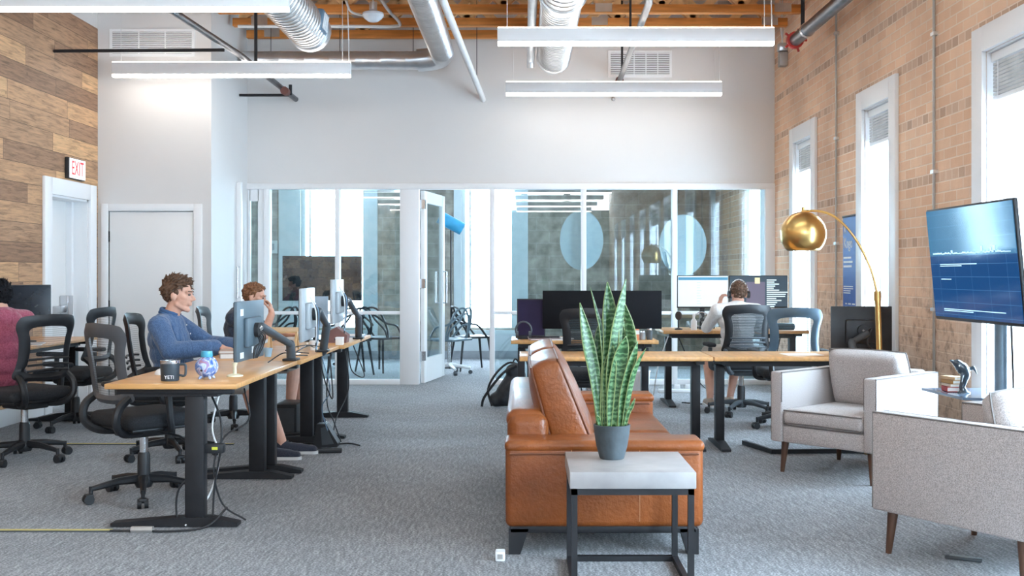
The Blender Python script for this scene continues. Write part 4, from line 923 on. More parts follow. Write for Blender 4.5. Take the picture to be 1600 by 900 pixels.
monitor('edge on silver backed monitor at the far end of the left row', (-1.52,8.80,1.10), 181, .58, .35, arm=[(-1.45,9.0,1.1),(-1.42,9.35,.95),(-1.44,9.5,ZD)], body=mat('silver_plastic',(.38,.41,.43),.35), extras=cabs)
monitor('pale blue monitor standing between the two silver backed ones', (-1.76,9.25,1.0), 95, .20, .26, stand=(-1.76,9.25,ZD), body=mat('pale_blue_plastic',(.38,.50,.62),.4), back=False)
monitor('dark monitor on the desk by the wood wall, before the person in maroon', (-4.16,9.0,1.07), -45, .50, .32, stand=(-4.16,9.0,ZD))
ZR = .735
monitor('black ultrawide monitor back behind the snake plant', (.72,9.98,.992), 90, 1.09, .35, stand=(.72,9.98,ZR), body=mat('dark_grey_matte',(.006,.006,.008),.6,spec=.15), back=False)
def lines(t, w_, h, dark):
    rn = random.Random(4 if dark else 9); m = MB()
    if dark:
        MB().box((-w_*.05,-.0035,-.02), (w_*.32,.002,h*.72)).build('screen_panel', emis('screen_grey', (.09,.08,.12), .6), t); MB().box((-w_*.02,-.0045,h*.34), (.05,.002,.06)).build('screen_picture', emis('screen_picture', (.65,.60,.25), .8), t)
        for i in range(14):
            z = h*.36-i*.021; L_ = w_*(.1+.28*rn.random()); m.box((w_*.14+L_/2,-.0035,z), (L_,.002,.011))
        m.build('screen_lines', emis('code_line', (.55,.70,.75), .5), t)
    else:
        MB().box((0,-.0035,h*.40), (w_*.96,.002,.03)).build('screen_title_bar', emis('title_bar', (.06,.22,.36), .4), t)
        for i in range(9): L_ = .03+.02*rn.random(); m.box((-w_*.12+L_/2,-.0035,h*.28-i*.027), (L_,.002,.004))
        m.build('screen_lines', emis('pale_line', (.30,.42,.50), .7), t)
monitor('lit monitor showing a white document, left of the person with headphones', (1.842,11.17,1.137), -90, .53, .335, stand=(1.842,11.17,.76), screen=emis('bright_screen',(.60,.74,.80),.36), extras=lambda t: lines(t,.53,.335,False))
monitor('lit monitor showing dark code lines, in front of the person with headphones', (2.412,11.17,1.137), -90, .60, .335, stand=(2.412,11.17,.76), screen=emis('code_screen',(.03,.05,.07),.5), extras=lambda t: lines(t,.60,.335,True))
def varm(t):
    MB().tube(arc([(.0,.07,-.02),(-.06,.09,.02),(-.02,.10,-.10),(-.1,.09,-.17)],5), .008, 6).build('cable', black, t)
monitor('squarish black monitor back with its arm, behind the grey armchair by the brass lamp', (2.61,8.42,.885), 90, .47, .37, arm=[(2.62,8.32,.86),(2.50,8.28,.80),(2.50,8.25,.705)], extras=varm)
# laptop with a raised lid
def laptop(lab, loc, rz, w_, d, lid, m1=black, m2=screenoff, ang=100):
    t = thing('laptop', lab, 'laptop', loc, rz)
    MB().b2(-w_/2, w_/2, -d/2, d/2, 0, .014, bev=.004).build('base', m1, t); MB().b2(-w_/2+.02, w_/2-.02, -d/2+.08, d/2-.02, .0141, .0155).build('keyboard', black, t)
    M = Matrix.Translation((0,d/2,.012)) @ Matrix.Rotation(R_(90-ang), 4, 'X')
    li = MB().b2(-w_/2, w_/2, 0, .008, 0, lid, bev=.003, M=M).build('lid', m1, t); MB().b2(-w_/2+.01, w_/2-.01, -.001, .0005, .012, lid-.01, M=M).build('screen', m2, li)
    return t
laptop('dark purple screened laptop at the left end of the ultrawide monitor desk', (.07,9.86,ZR), 0, .26, .20, .35, black, mat('purple_screen',(.02,.012,.04),.5,spec=.15))
def prop(name, lab, cat, loc, rz=0, group=None): return thing(name, lab, cat, loc, rz, group)
# mug
t = prop('insulated_mug', 'dark steel mug with white lettering on the near left desk', 'mug', (-1.878,5.78,ZD))
MB().lathe([(.0,0),(.044,0),(.047,.004),(.050,.09),(.050,.10),(.046,.10),(.043,.02),(.0,.015)], 32).build('mug_body', mat('navy_powder_coat',(.035,.05,.065),.5), t)
MB().lathe([(.0505,.092),(.051,.094),(.051,.108),(.046,.108),(.046,.09)], 32).build('steel_rim', chrome, t)
MB().tube(arc([(.048,0,.086),(.078,0,.086),(.084,0,.07),(.082,0,.035),(.072,0,.026),(.047,0,.03)],5), .0065, 8).build('handle', mat('navy_powder_coat',(.035,.05,.065)), t)
text('YETI', .026, wm, t, (.012,-.0512,.022), (PI/2,0,0.1))
# globe bank
t = prop('globe_bank', 'small blue and lilac swirled globe bank on little feet beside the dark mug', 'ornament', (-1.712,5.88,ZD))
mm, nt, b, L = base('lilac_blue_swirl'); tc = nd(nt, 'ShaderNodeTexCoord'); nz = nd(nt, 'ShaderNodeTexNoise'); nz.inputs['Scale'].default_value = 14; nz.inputs['Distortion'].default_value = 2; L.new(tc.outputs['Object'], nz.inputs['Vector'])
rr_ = ramp(nt, [(.3,(.05,.12,.42)),(.45,(.20,.30,.60)),(.52,(.62,.70,.82)),(.6,(.30,.25,.50)),(.7,(.45,.22,.30))]); L.new(nz.outputs[0], rr_.inputs[0]); L.new(rr_.outputs[0], b.inputs['Base Color']); b.inputs['Roughness'].default_value = .15
MB().ell((0,0,.066),(.062,.062,.058), n=32, m=20).build('globe_body', mm, t)
MB().lathe([(.030,.118),(.033,.125),(.030,.150),(.026,.150),(.026,.124)], 24).build('globe_cup', mat('turquoise_glaze',(.08,.38,.55),.2), t)
for a in range(4): MB().cap((.035*math.cos(a*PI/2+.7),.035*math.sin(a*PI/2+.7),.012),(.042*math.cos(a*PI/2+.7),.042*math.sin(a*PI/2+.7),.005),.009,.006).build('foot', mm, t)
MB().ell((-.012,-.058,.05),(.006,.005,.006)).build('eye', black, t)
t = prop('computer_mouse', 'white computer mouse at the left edge of the near desk', 'computer mouse', (-2.05,6.15,ZD), .4); MB().ell((0,0,.0),(.034,.058,.032), n=20, m=12).build('mouse_shell', trimw, t); MB().ell((0,.03,.028),(.004,.008,.006)).build('scroll_wheel', dkgrey, t)
t = prop('cream_stand', 'small cream round foot stand under the nearest monitor', 'stand', (-1.60,6.03,ZD)); cr = mat('cream_plastic',(.75,.70,.50),.4)
MB().lathe([(.0,0),(.045,0),(.045,.006),(.02,.014),(.0,.014)],24).build('stand_foot', cr, t); MB().lathe([(.011,.012),(.009,.05),(.016,.075)],16).build('stand_neck', cr, t)
def book(lab, loc, rz, w_, d, h, cm, group=None):
    t = prop('book', lab, 'book', loc, rz, group); m = MB(); m.b2(-w_/2,w_/2,-d/2,d/2,0,.003); m.b2(-w_/2,w_/2,-d/2,d/2,h-.003,h); m.b2(-w_/2,-w_/2+.003,-d/2,d/2,0,h); m.build('cover', cm, t)
    MB().b2(-w_/2+.004,w_/2-.004,-d/2+.004,d/2-.004,.0031,h-.0031).build('pages', paper, t); return t
book('thick white paged book lying under the man in blue\'s hands', (-1.98,7.40,ZD), .3, .17, .24, .032, mat('grey_cover',(.5,.47,.45)), 'books on the left desk')
book('thin tan book on top of the white paged one, by the blue sleeve', (-1.98,7.41,ZD+.033), .2, .17, .23, .018, mat('tan_cover',(.55,.36,.25)), 'books on the left desk')
t = prop('wooden_stand', 'small light wooden slanted stand behind the nearest monitor', 'stand', (-1.80,8.15,ZD)); wd = mat('pale_wood',(.70,.47,.24),.5)
for x in (-.10,.10):
    MB().tube([(x,-.06,0),(x,.0,.14)], .010, 4).build('stand_leg', wd, t); MB().tube([(x,.07,0),(x,.0,.14)], .010, 4).build('stand_leg', wd, t)
MB().box((0,.01,.145),(.24,.16,.012), rot=(.15,0,0)).build('stand_top', wd, t)
t = prop('paper_cup', 'little pale blue cup near the wooden stand', 'cup', (-1.75,7.45,ZD)); MB().lathe([(.0,0),(.022,0),(.032,.06),(.030,.06),(.02,.004)],20).build('cup_body', mat('pale_blue_paper',(.35,.52,.65),.7), t)
t = prop('white_cup', 'small white cup by the middle monitor arm', 'cup', (-1.56,8.10,ZD)); MB().lathe([(.0,0),(.026,0),(.034,.07),(.031,.07),(.023,.004)],20).build('cup_body', trimw, t)
t = prop('white_box', 'small white box on the far left desk edge', 'box', (-1.47,8.70,ZD)); MB().b2(-.03,.03,-.03,.03,0,.06,bev=.004).build('box_body', paper, t); MB().b2(-.031,.031,-.031,.031,.05,.062,bev=.002).build('box_lid', trimw, t)
t = prop('brown_pouch', 'dusky brown pointed pouch beside the far monitor arm', 'bag', (-1.56,9.02,ZD)); pm_ = mat('dusky_brown_leather',(.20,.10,.09),.6)
MB().prism([(-.10,0),(.10,0),(.11,.06),(.02,.13),(-.10,.07)], -.07,.07,'y').build('pouch_body', pm_, t); MB().box((.03,-.073,.03),(.05,.006,.02)).build('pouch_clasp', black, t)
t = prop('blue_folder', 'blue grey folder lying at the far end of the left row', 'folder', (-1.55,9.85,ZD)); MB().b2(-.12,.10,-.15,.15,0,.010).build('folder_cover', steelblue, t); MB().b2(-.115,.096,-.145,.145,.0102,.016).build('folder_papers', paper, t)
t = prop('magazine', 'open white magazine on the wall desk beside the person in maroon', 'magazine', (-3.98,8.75,ZD), .3); MB().b2(-.11,.11,-.15,.15,0,.006).build('cover', paper, t); MB().b2(-.10,.10,-.14,.14,.0062,.010).build('pages', mat('grey_print',(.5,.52,.55)), t)
t = prop('keyboard', 'black keyboard on the wall desk', 'keyboard', (-4.02,8.2,ZD), PI/2); MB().b2(-.2,.2,-.06,.06,0,.015,bev=.004).build('keyboard_body', black, t); MB().b2(-.19,.19,-.05,.05,.0152,.019).build('keys', dkgrey, t)
# cable tangles
def tangle(lab, loc, spec, name='cable_bundle', n=6):
    t = prop(name, lab, 'cable', loc)
    for k, (pts, r, mt) in enumerate(spec): MB().tube(arc(pts, 6), r, n).build('cable', mt, t)
    return t
tangle('dark cables hanging along the nearest desk leg', (-1.66,5.78,0), [([(-.02,.05,.69),(.05,.0,.55),(.06,-.03,.40),(.03,-.04,.2),(.03,-.08,.01)],.006,black),([(.02,.1,.69),(.0,.02,.5),(.05,-.02,.35),(.0,-.04,.15),(-.10,-.12,.01)],.005,trimw),([(.10,.3,.68),(.15,.2,.52),(.06,.05,.45),(.02,-.02,.3),(.06,0,.1),(.18,.02,.008)],.005,black),([(-.02,-.05,.3),(-.14,-.09,.20),(-.15,-.10,.05),(-.12,-.11,.008)],.006,black)])
t = prop('power_adapter', 'black power adapter strapped half way down the nearest desk leg', 'power adapter', (-1.62,5.72,.38)); MB().b2(-.05,.05,-.03,.02,0,.05,bev=.008).build('adapter_body', black, t); MB().b2(-.01,.02,-.032,-.029,.02,.035).build('adapter_label', mat('yellow_label',(.6,.6,.05)), t)
tangle('thin black cord with a grey plug on the floor by the nearest desk foot', (-2.05,5.55,0), [([(-.06,.0,.010),(.08,-.0,.010),(.25,-.01,.010),(.42,.05,.02),(.50,.14,.10)],.006,black),([(.05,.0,.016),(.16,.0,.016)],.018,mat('grey_galvanized_conduit',(.4,.4,.4)))], 'extension_lead')
def cov(lab, x0, x1, y):
    t = prop('cable_cover', lab, 'cable cover', (x0,y,0)); MB().b2(0,x1-x0,-.022,.022,.0,.006,bev=.002).build('cover_base', dkgrey, t); MB().b2(0,x1-x0,-.010,.010,.0062,.010,bev=.001).build('cover_stripe', yellowc, t)
cov('yellow striped cable cover on the carpet at the lower left corner', -3.2, -2.11, 5.58)
cov('yellow striped cable cover on the carpet running behind the near desk', -3.72, -2.24, 8.42)
tangle('black cables looping below the far desks of the left row', (-1.50,8.2,0), [([(.02,-.3,.70),(.05,-.2,.5),(.08,-.1,.4),(.04,0,.7)],.005,black),([(.03,.0,.70),(.0,.1,.35),(.05,.1,.2),(.1,.15,.03)],.005,black),([(.0,-.1,.7),(.05,-.05,.45),(-.02,0,.3),(.04,.1,.03)],.004,steelblue),([(.06,.6,.7),(.10,.5,.4),(.04,.3,.2),(.02,.2,.03)],.005,black),([(.03,1.2,.7),(.14,1.1,.45),(.05,1.0,.5),(.03,.9,.7)],.005,black),([(-.2,.2,.012),(.0,.15,.012),(.15,.2,.012),(.25,.1,.012)],.007,black)])
tangle('cables trailing over the left desktop between the monitor arms', (-1.52,7.3,ZD), [([(-.1,-.4,.006),(-.05,-.2,.05),(.0,-.1,.03),(.05,.1,.012)],.004,black),([(.0,.4,.006),(-.12,.2,.04),(-.05,.6,.05),(.05,.9,.006)],.004,black),([(.0,-.15,.04),(.03,.2,.07),(.02,.5,.04)],.004,black)])
t = prop('black_case', 'small black case with a grey side under the left desks', 'bag', (-1.52,8.32,0)); MB().prism([(-.08,0),(.10,0),(.11,.03),(.02,.18),(-.05,.18)], -.06,.06,'y').build('case_body', black, t); MB().prism([(-.01,.02),(.08,.03),(.02,.16),(-.02,.15)], -.064,-.061,'y').build('case_panel', dkgrey, t)
t = prop('power_strip', 'black power strip lying among cables under the left desks', 'power strip', (-1.50,8.02,0), .1); MB().b2(-.16,.16,-.03,.03,0,.035,bev=.006).build('strip_body', black, t)
for k in range(4): MB().b2(-.13+k*.07,-.09+k*.07,-.02,.02,.0352,.037).build('socket', dkgrey, t)
t = prop('computer_tower', 'black computer box on the floor behind the pink shins', 'computer', (-1.93,9.0,0)); MB().b2(-.09,.09,-.18,.18,0,.26,bev=.008).build('tower_body', black, t); MB().b2(-.07,.07,-.184,-.181,.03,.23).build('front_panel', dkgrey, t)
# back desks
t = prop('headset', 'black headset lying at the left end of the ultrawide monitor desk', 'headset', (0.0,9.68,ZR)); MB().tube([(.07*math.cos(a),0,.085+.075*math.sin(a)) for a in [R_(-20+i*22) for i in range(11)]], .009, 8).build('headband', dkgrey, t)
for s in (-1,1): MB().tube([(s*.07,-.01,.045),(s*.045,-.01,.045)], .032, 14).build('ear_cup', dkgrey, t)
laptop('closed looking pinkish silver laptop beside the headset', (.20,9.66,ZR), .1, .30, .2, .05, mat('rose_silver',(.55,.42,.42),.3,.4), screenoff, 165)
t = prop('paper_pile', 'loose white papers in front of the pinkish laptop', 'papers', (.33,9.6,ZR)); MB().b2(-.10,.10,-.04,.03,0,.012).build('sheet', paper, t); MB().box((.05,.0,.02),(.12,.05,.012),rot=(0,.05,.2)).build('sheet', paper, t)
t = prop('grey_box', 'low dark grey box near the middle of the ultrawide monitor desk', 'box', (.50,9.68,ZR)); MB().b2(-.09,.09,-.06,.08,0,.07,bev=.01).build('box_body', dkgrey, t); MB().b2(-.092,.092,-.062,.082,.055,.072,bev=.006).build('box_lid', mat('mid_grey',(.25,.27,.28)), t)
t = prop('orange_carton', 'orange and cream carton at the right of the ultrawide monitor desk', 'carton', (.99,9.66,ZR)); MB().b2(-.035,.035,-.03,.03,0,.095,bev=.003).build('carton_body', mat('orange_print',(.60,.20,.09)), t); MB().b2(-.036,.036,-.031,.031,.05,.085).build('carton_band', paper, t)
for i, (x, h, lab) in enumerate(((1.06,.08,'clear grey jar right beside the orange carton'),(1.12,.10,'taller dark jar at the right end of the ultrawide monitor desk'))):
    t = prop('jar', lab, 'jar', (x,9.68,ZR)); MB().lathe([(.0,0),(.026,0),(.028,.01),(.028,h-.02),(.02,h-.012)],20).build('jar_body', [mat('mid_grey',(.25,.27,.28)), dkgrey][i], t); MB().lathe([(.023,h-.013),(.023,h),(.0,h)],20).build('jar_lid', chrome, t)
tangle('tangled cables hanging under the ultrawide monitor desk', (.4,9.95,0), [([(-.4+.17*i,0,.70),(-.35+.17*i,-.03,.45+.05*(i%2)),(-.25+.17*i,.02,.40),(-.2+.17*i,0,.70)],.006,[black,steelblue,black,trimw,black][i]) for i in range(5)]+[([(-.2,0,.4),(.0,0,.2),(.3,.05,.25),(.5,0,.6)],.007,black),([(.1,.0,.5),(.15,.05,.2),(.3,.1,.02)],.006,black)])
tangle('cables looping under the desk of the person with headphones', (1.9,11.0,0), [([(-.35,0,.72),(-.2,-.1,.35),(-.1,0,.2),(.1,.1,.05)],.006,black),([(.5,0,.7),(.45,-.1,.4),(.6,0,.3),(.7,0,.7)],.006,black),([(-.45,-.1,.7),(-.55,-.1,.4),(-.6,-.05,.05)],.006,trimw),([(-.3,0,.02),(.0,-.1,.012),(.4,0,.012)],.007,black)])
t = prop('spray_bottle', 'small white bottle on the desk left of the person with headphones', 'bottle', (1.70,10.86,.76)); MB().lathe([(.0,0),(.028,0),(.03,.01),(.03,.09),(.012,.115),(.012,.14),(.0,.14)],20).build('bottle_body', trimw, t); MB().lathe([(.013,.14),(.010,.165),(.0,.165)],14).build('bottle_cap', trimw, t)
t = prop('desk_fan', 'small grey round desk fan by the white bottle', 'fan', (1.80,11.0,.76)); MB().tube([(.075*math.cos(a),0,.10+.075*math.sin(a)) for a in [2*PI*i/28 for i in range(28)]], .006, 6, closed=True).build('fan_ring', chrome, t); MB().tube([(-.0,0,0),(0,0,.03)], .03, 12).build('fan_foot', dkgrey, t); MB().tube([(0,-.02,.10),(0,.02,.10)], .02, 12).build('fan_hub', dkgrey, t)
for k in range(4): a = k*PI/2+.4; MB().ell((.035*math.cos(a),0,.10+.035*math.sin(a)),(.028,.004,.014),rot=(0,-a,0)).build('fan_blade', mat('mid_grey',(.25,.27,.28)), t)
t = prop('microphone', 'dark foam topped microphone at the left of that desk', 'microphone', (1.56,10.95,.76)); MB().lathe([(.0,0),(.04,0),(.04,.01),(.008,.02),(.006,.10)],18).build('mic_stand', black, t); MB().ell((0,0,.14),(.035,.035,.045)).build('mic_foam', mat('dark_brown_foam',(.06,.045,.04),.9), t)
t = prop('blue_case', 'dark blue case at the right end of the far desk, seen through the chair back', 'box', (2.62,10.95,.76)); MB().b2(-.10,.10,-.06,.06,0,.065,bev=.015).build('case_body', mat('slate_blue',(.05,.12,.17),.4), t); MB().b2(-.102,.102,-.062,.062,.034,.038).build('case_seam', black, t)
t = prop('paper_sheet', 'single sheet of paper on the desk behind the grey armchair', 'paper', (2.12,8.3,.705), .1); MB().b2(-.14,.14,-.1,.1,0,.002).build('sheet', paper, t)
t = prop('waste_bin', 'white waste bin behind the far sofa arm', 'bin', (1.26,11.75,0)); MB().lathe([(.0,0),(.085,0),(.11,.27),(.104,.27),(.08,.012)],24).build('bin_body', trimw, t); MB().tube([(.11*math.cos(a),.11*math.sin(a),.27) for a in [2*PI*i/24 for i in range(24)]], .006,6,closed=True).build('bin_rim', trimw, t)
t = prop('power_strip', 'white power strip with plugs on the floor by the glass partition', 'power strip', (1.72,12.1,0)); MB().b2(-.22,.22,-.03,.03,0,.04,bev=.006).build('strip_body', trimw, t)
for k in range(3): MB().b2(-.16+k*.12,-.10+k*.12,-.02,.02,.0402,.09,bev=.006).build('plug', trimw, t)
t = prop('remote_control', 'grey remote control on the carpet under the near armchair', 'remote control', (2.03,5.02,0), -.5); MB().b2(-.08,.08,-.022,.022,0,.016,bev=.006).build('remote_body', dkgrey, t); MB().b2(-.06,.05,-.014,.014,.0162,.018).build('buttons', mat('mid_grey',(.25,.27,.28)), t)
# backpack
t = prop('backpack', 'black backpack slumped on the carpet behind the sofa', 'backpack', (-.19,10.75,0))
m = MB(); m.cap((.03,0,.13),(.12,0,.30),.12,.10); m.cap((-.08,0,.08),(.05,0,.12),.075,.11); m.ell((.10,-.02,.36),(.09,.08,.08)); m.cap((.0,-.06,.1),(.08,-.08,.22),.06,.06); blob('bag_body', m, mat('black_nylon',(.03,.033,.038),.55,var=.4,scale=18), t, .009, 6)
MB().tube(arc([(.12,-.09,.42),(.0,-.12,.36),(-.12,-.1,.22),(-.20,-.08,.10),(-.22,-.06,.02)],5), .014, 6).build('shoulder_strap', black, t)
MB().tube(arc([(.14,.05,.42),(.04,.02,.44),(-.08,-.02,.34),(-.16,-.02,.18),(-.12,-.05,.02)],5), .012, 6).build('shoulder_strap', black, t)
MB().tube(arc([(.08,0,.43),(.11,0,.48),(.16,0,.43)],5), .009, 6).build('top_handle', black, t)
# ================================================================ MEETING ROOM THINGS
monitor('large dark television on a stand inside the meeting room', (-2.87,15.5,1.258), -90, 1.13, .64, name='television', cat='television', extras=None)
t = prop('television_stand', 'wheeled stand carrying the meeting room television', 'television stand', (-2.87,15.62,0)); 
for s in (-1,1): MB().tube([(s*.2,0,.06),(s*.2,0,1.3)], .022, 8).build('upright', trimw, t); MB().tube([(s*.2,-.3,.05),(s*.2,.3,.05)], .02, 8).build('foot_rail', black, t)
MB().b2(-.3,.3,-.12,.12,.55,.58).build('shelf', trimw, t)
def woven(lab, loc, rz, fm=black, roll=False):
    t = thing('armchair_loop_back', lab, 'chair', loc, rz, 'loop back meeting chairs')
    m = MB(); m.box((0,.0,.455),(.46,.44,.03), bev=.014, seg=3); m.build('seat', fm, t)
    for f in ([(-.25,.14,.46),(-.28,.0,.62),(-.25,-.16,.66),(-.12,-.24,.76),(0,-.25,.80),(.12,-.24,.76),(.25,-.16,.66),(.28,.0,.62),(.25,.14,.46)],
              [(-.22,-.1,.46),(-.24,-.16,.62),(-.16,-.24,.84),(0,-.26,.86),(.10,-.24,.72),(.2,-.16,.58),(.22,-.12,.46)],
              [(.22,-.1,.46),(.24,-.16,.62),(.16,-.24,.84),(0,-.27,.86),(-.10,-.25,.72),(-.2,-.16,.58),(-.22,-.14,.46)]):
        MB().tube(arc(f, 5), .014, 6).build('back_loop', fm, t)
    if roll:
        MB().lathe([(.025,.12),(.025,.44)],12).build('gas_column', chrome, t)
        for k in range(5):
            M = Matrix.Rotation(.3+2*PI*k/5, 4, 'Z'); lg = MB().tube([(0,0,.13),(.28,0,.08)], [.03,.018], 8, M=M).build('base_leg', trimw, t); MB().tube([(.28,-.02,.028),(.28,.02,.028)], .028, 12, M=M).build('caster', dkgrey, lg)
    else:
        for sx in (-1,1):
            for sy in (-1,1): MB().tube([(sx*.19,sy*.18,.45),(sx*.25,sy*.24,0)], [.018,.012], 8).build('leg', fm, t)
    return t
woven('black loop back chair in the meeting room, second from the white column', (-2.28,14.35,0), .4)
woven('black loop back chair in the meeting room, just left of the white column', (-1.93,14.75,0), -.6)
woven('black loop back chair in the meeting room, behind the left monitors', (-3.35,14.7,0), 1.2)
woven('grey loop back chair with a white wheeled base seen through the open door', (-.98,14.35,0), 1.0, mat('grey_blue_chair',(.12,.17,.20),.4), True)
woven('black four legged loop back chair behind the wheeled one in the doorway', (-.72,15.0,0), -1.2)
t = prop('blue_roll', 'bright blue roll on a black pole seen through the open door', 'roll', (-1.02,15.3,0))
MB().lathe([(.0,0),(.14,0),(.14,.015),(.0,.02)],20).build('pole_base', black, t); MB().tube([(0,0,.01),(0,0,2.0)], .012, 8).build('pole', black, t); MB().tube([(-.16,-.05,2.12),(.16,.0,1.95)], .09, 18).build('roll_body', mat('bright_blue_vinyl',(.06,.40,.68),.4), t)
t = prop('wall_panel_box', 'small pale panel on the grey block wall of the meeting room', 'panel', (PX(424,16.98),16.99,PZ(386,17)-.1)); MB().b2(-.1,.1,-.03,0,0,.2,bev=.005).build('panel_body', mat('pale_grey',(.5,.52,.5)), t); MB().b2(-.07,.05,-.033,-.03,.05,.15).build('panel_door', mat('mid_grey',(.25,.27,.28)), t)
# ================================================================ PEOPLE
def head_prims(m, M):
    S = lambda v: M @ Vector(v)
    m.ell((0,-.012,.035),(.073,.093,.083), M=M); m.ell((0,.028,-.015),(.055,.060,.080), M=M)
    m.cap((0,.066,-.092),(0,.050,-.080),.018,.028, M=M)
    for s in (-1,1):
        m.cap((s*.046,.005,-.055),(s*.014,.062,-.090),.017,.016, M=M); m.cap((s*.043,.045,-.005),(s*.03,.062,-.015),.018,.015, M=M)
        m.ell((s*.074,-.008,-.005),(.010,.020,.031), rot=(.15,0,s*.35), M=M)
        m.cap((s*.014,.082,.026),(s*.045,.070,.028),.011,.009, M=M)
    m.cap((0,.082,.015),(0,.108,-.020),.008,.011, M=M); m.cap((-.010,.093,-.026),(.010,.093,-.026),.009,.009, M=M)
    m.cap((-.018,.084,-.047),(.018,.084,-.047),.0075,.0075, M=M); m.cap((-.016,.083,-.058),(.016,.083,-.058),.0085,.0085, M=M)
def hand_prims(m, wrist, d, palm, curl=.5, side=1, k=1.0):
    """d: finger direction, palm: direction the palm faces, side +1: thumb on (d x palm) side"""
    d = Vector(d).normalized(); p = Vector(palm); p = (p-d*p.dot(d)).normalized(); s = d.cross(p)*side; w0 = Vector(wrist)
    m.cap(w0, w0+d*.035*k, .024*k, .026*k)
    for j in (-1.5,-.5,.5,1.5): m.cap(w0+d*.02*k+s*j*.012*k, w0+d*.088*k+s*j*.019*k, .015*k, .012*k)
    for j, L_ in zip((1.5,.5,-.5,-1.5), (.070,.080,.074,.058)):
        a = w0+d*.09*k+s*j*.0205*k; ang = curl; q = a; seg = (L_*.45, L_*.32, L_*.25); th = 0
        for i, l in enumerate(seg):
            th += ang*(.7 if i == 0 else 1.0); dn = d*math.cos(th)+p*math.sin(th)+s*j*.03; e = q+dn*l*k; m.cap(q, e, (.0092-.0008*i)*k, (.0085-.0008*i)*k, 8); q = e
    a = w0+d*.03*k+s*.026*k; q = a
    for i, l in enumerate((.036,.030,.024)):
        dn = (d*(.55+.15*i)+s*(.75-.25*i)+p*(.35+.1*i)).normalized(); e = q+dn*l*k; m.cap(q, e, (.0125-.0012*i)*k, (.0115-.0012*i)*k, 8); q = e
def hair_obj(t, M, hm, seed=1, length=.02, sw=(0,.3,1), back=-.05, top=.0):
    rn = random.Random(seed); m = MB(); n = 0
    while n < 520:
        u = rn.uniform(-1,1); a = rn.uniform(0, 2*PI); q = Vector((math.sqrt(1-u*u)*math.cos(a), math.sqrt(1-u*u)*math.sin(a), u))
        p = Vector((q.x*.076, -.014+q.y*.096, .037+q.z*.087))
        lim = back if p.y < -.03 else (.012 if p.y < .02 else (.055 if abs(p.x) > .045 else .082))
        if p.y > .06: lim = .088
        if p.z < lim: continue
        l = length*(1.0 if p.z > .05 else .55)*(.7+.6*rn.random())*(1+top*max(0, q.z))
        flow = Vector((q.x*.2, .9, .35)) if q.z > .3 else Vector((0, -.35, -.8)); flow = flow-q*flow.dot(q)
        dr = (q*.38+flow+Vector((rn.uniform(-.4,.4),rn.uniform(-.3,.3),rn.uniform(-.3,.3)))).normalized()
        m.cap(p-q*.003, p+dr*l, .0080, .0035, 6, M=M); n += 1
    m.ell((0,-.026,.046),(.0755,.088,.081), M=M)
    return blob('hair', m, hm, t, .0036, 2, .5)
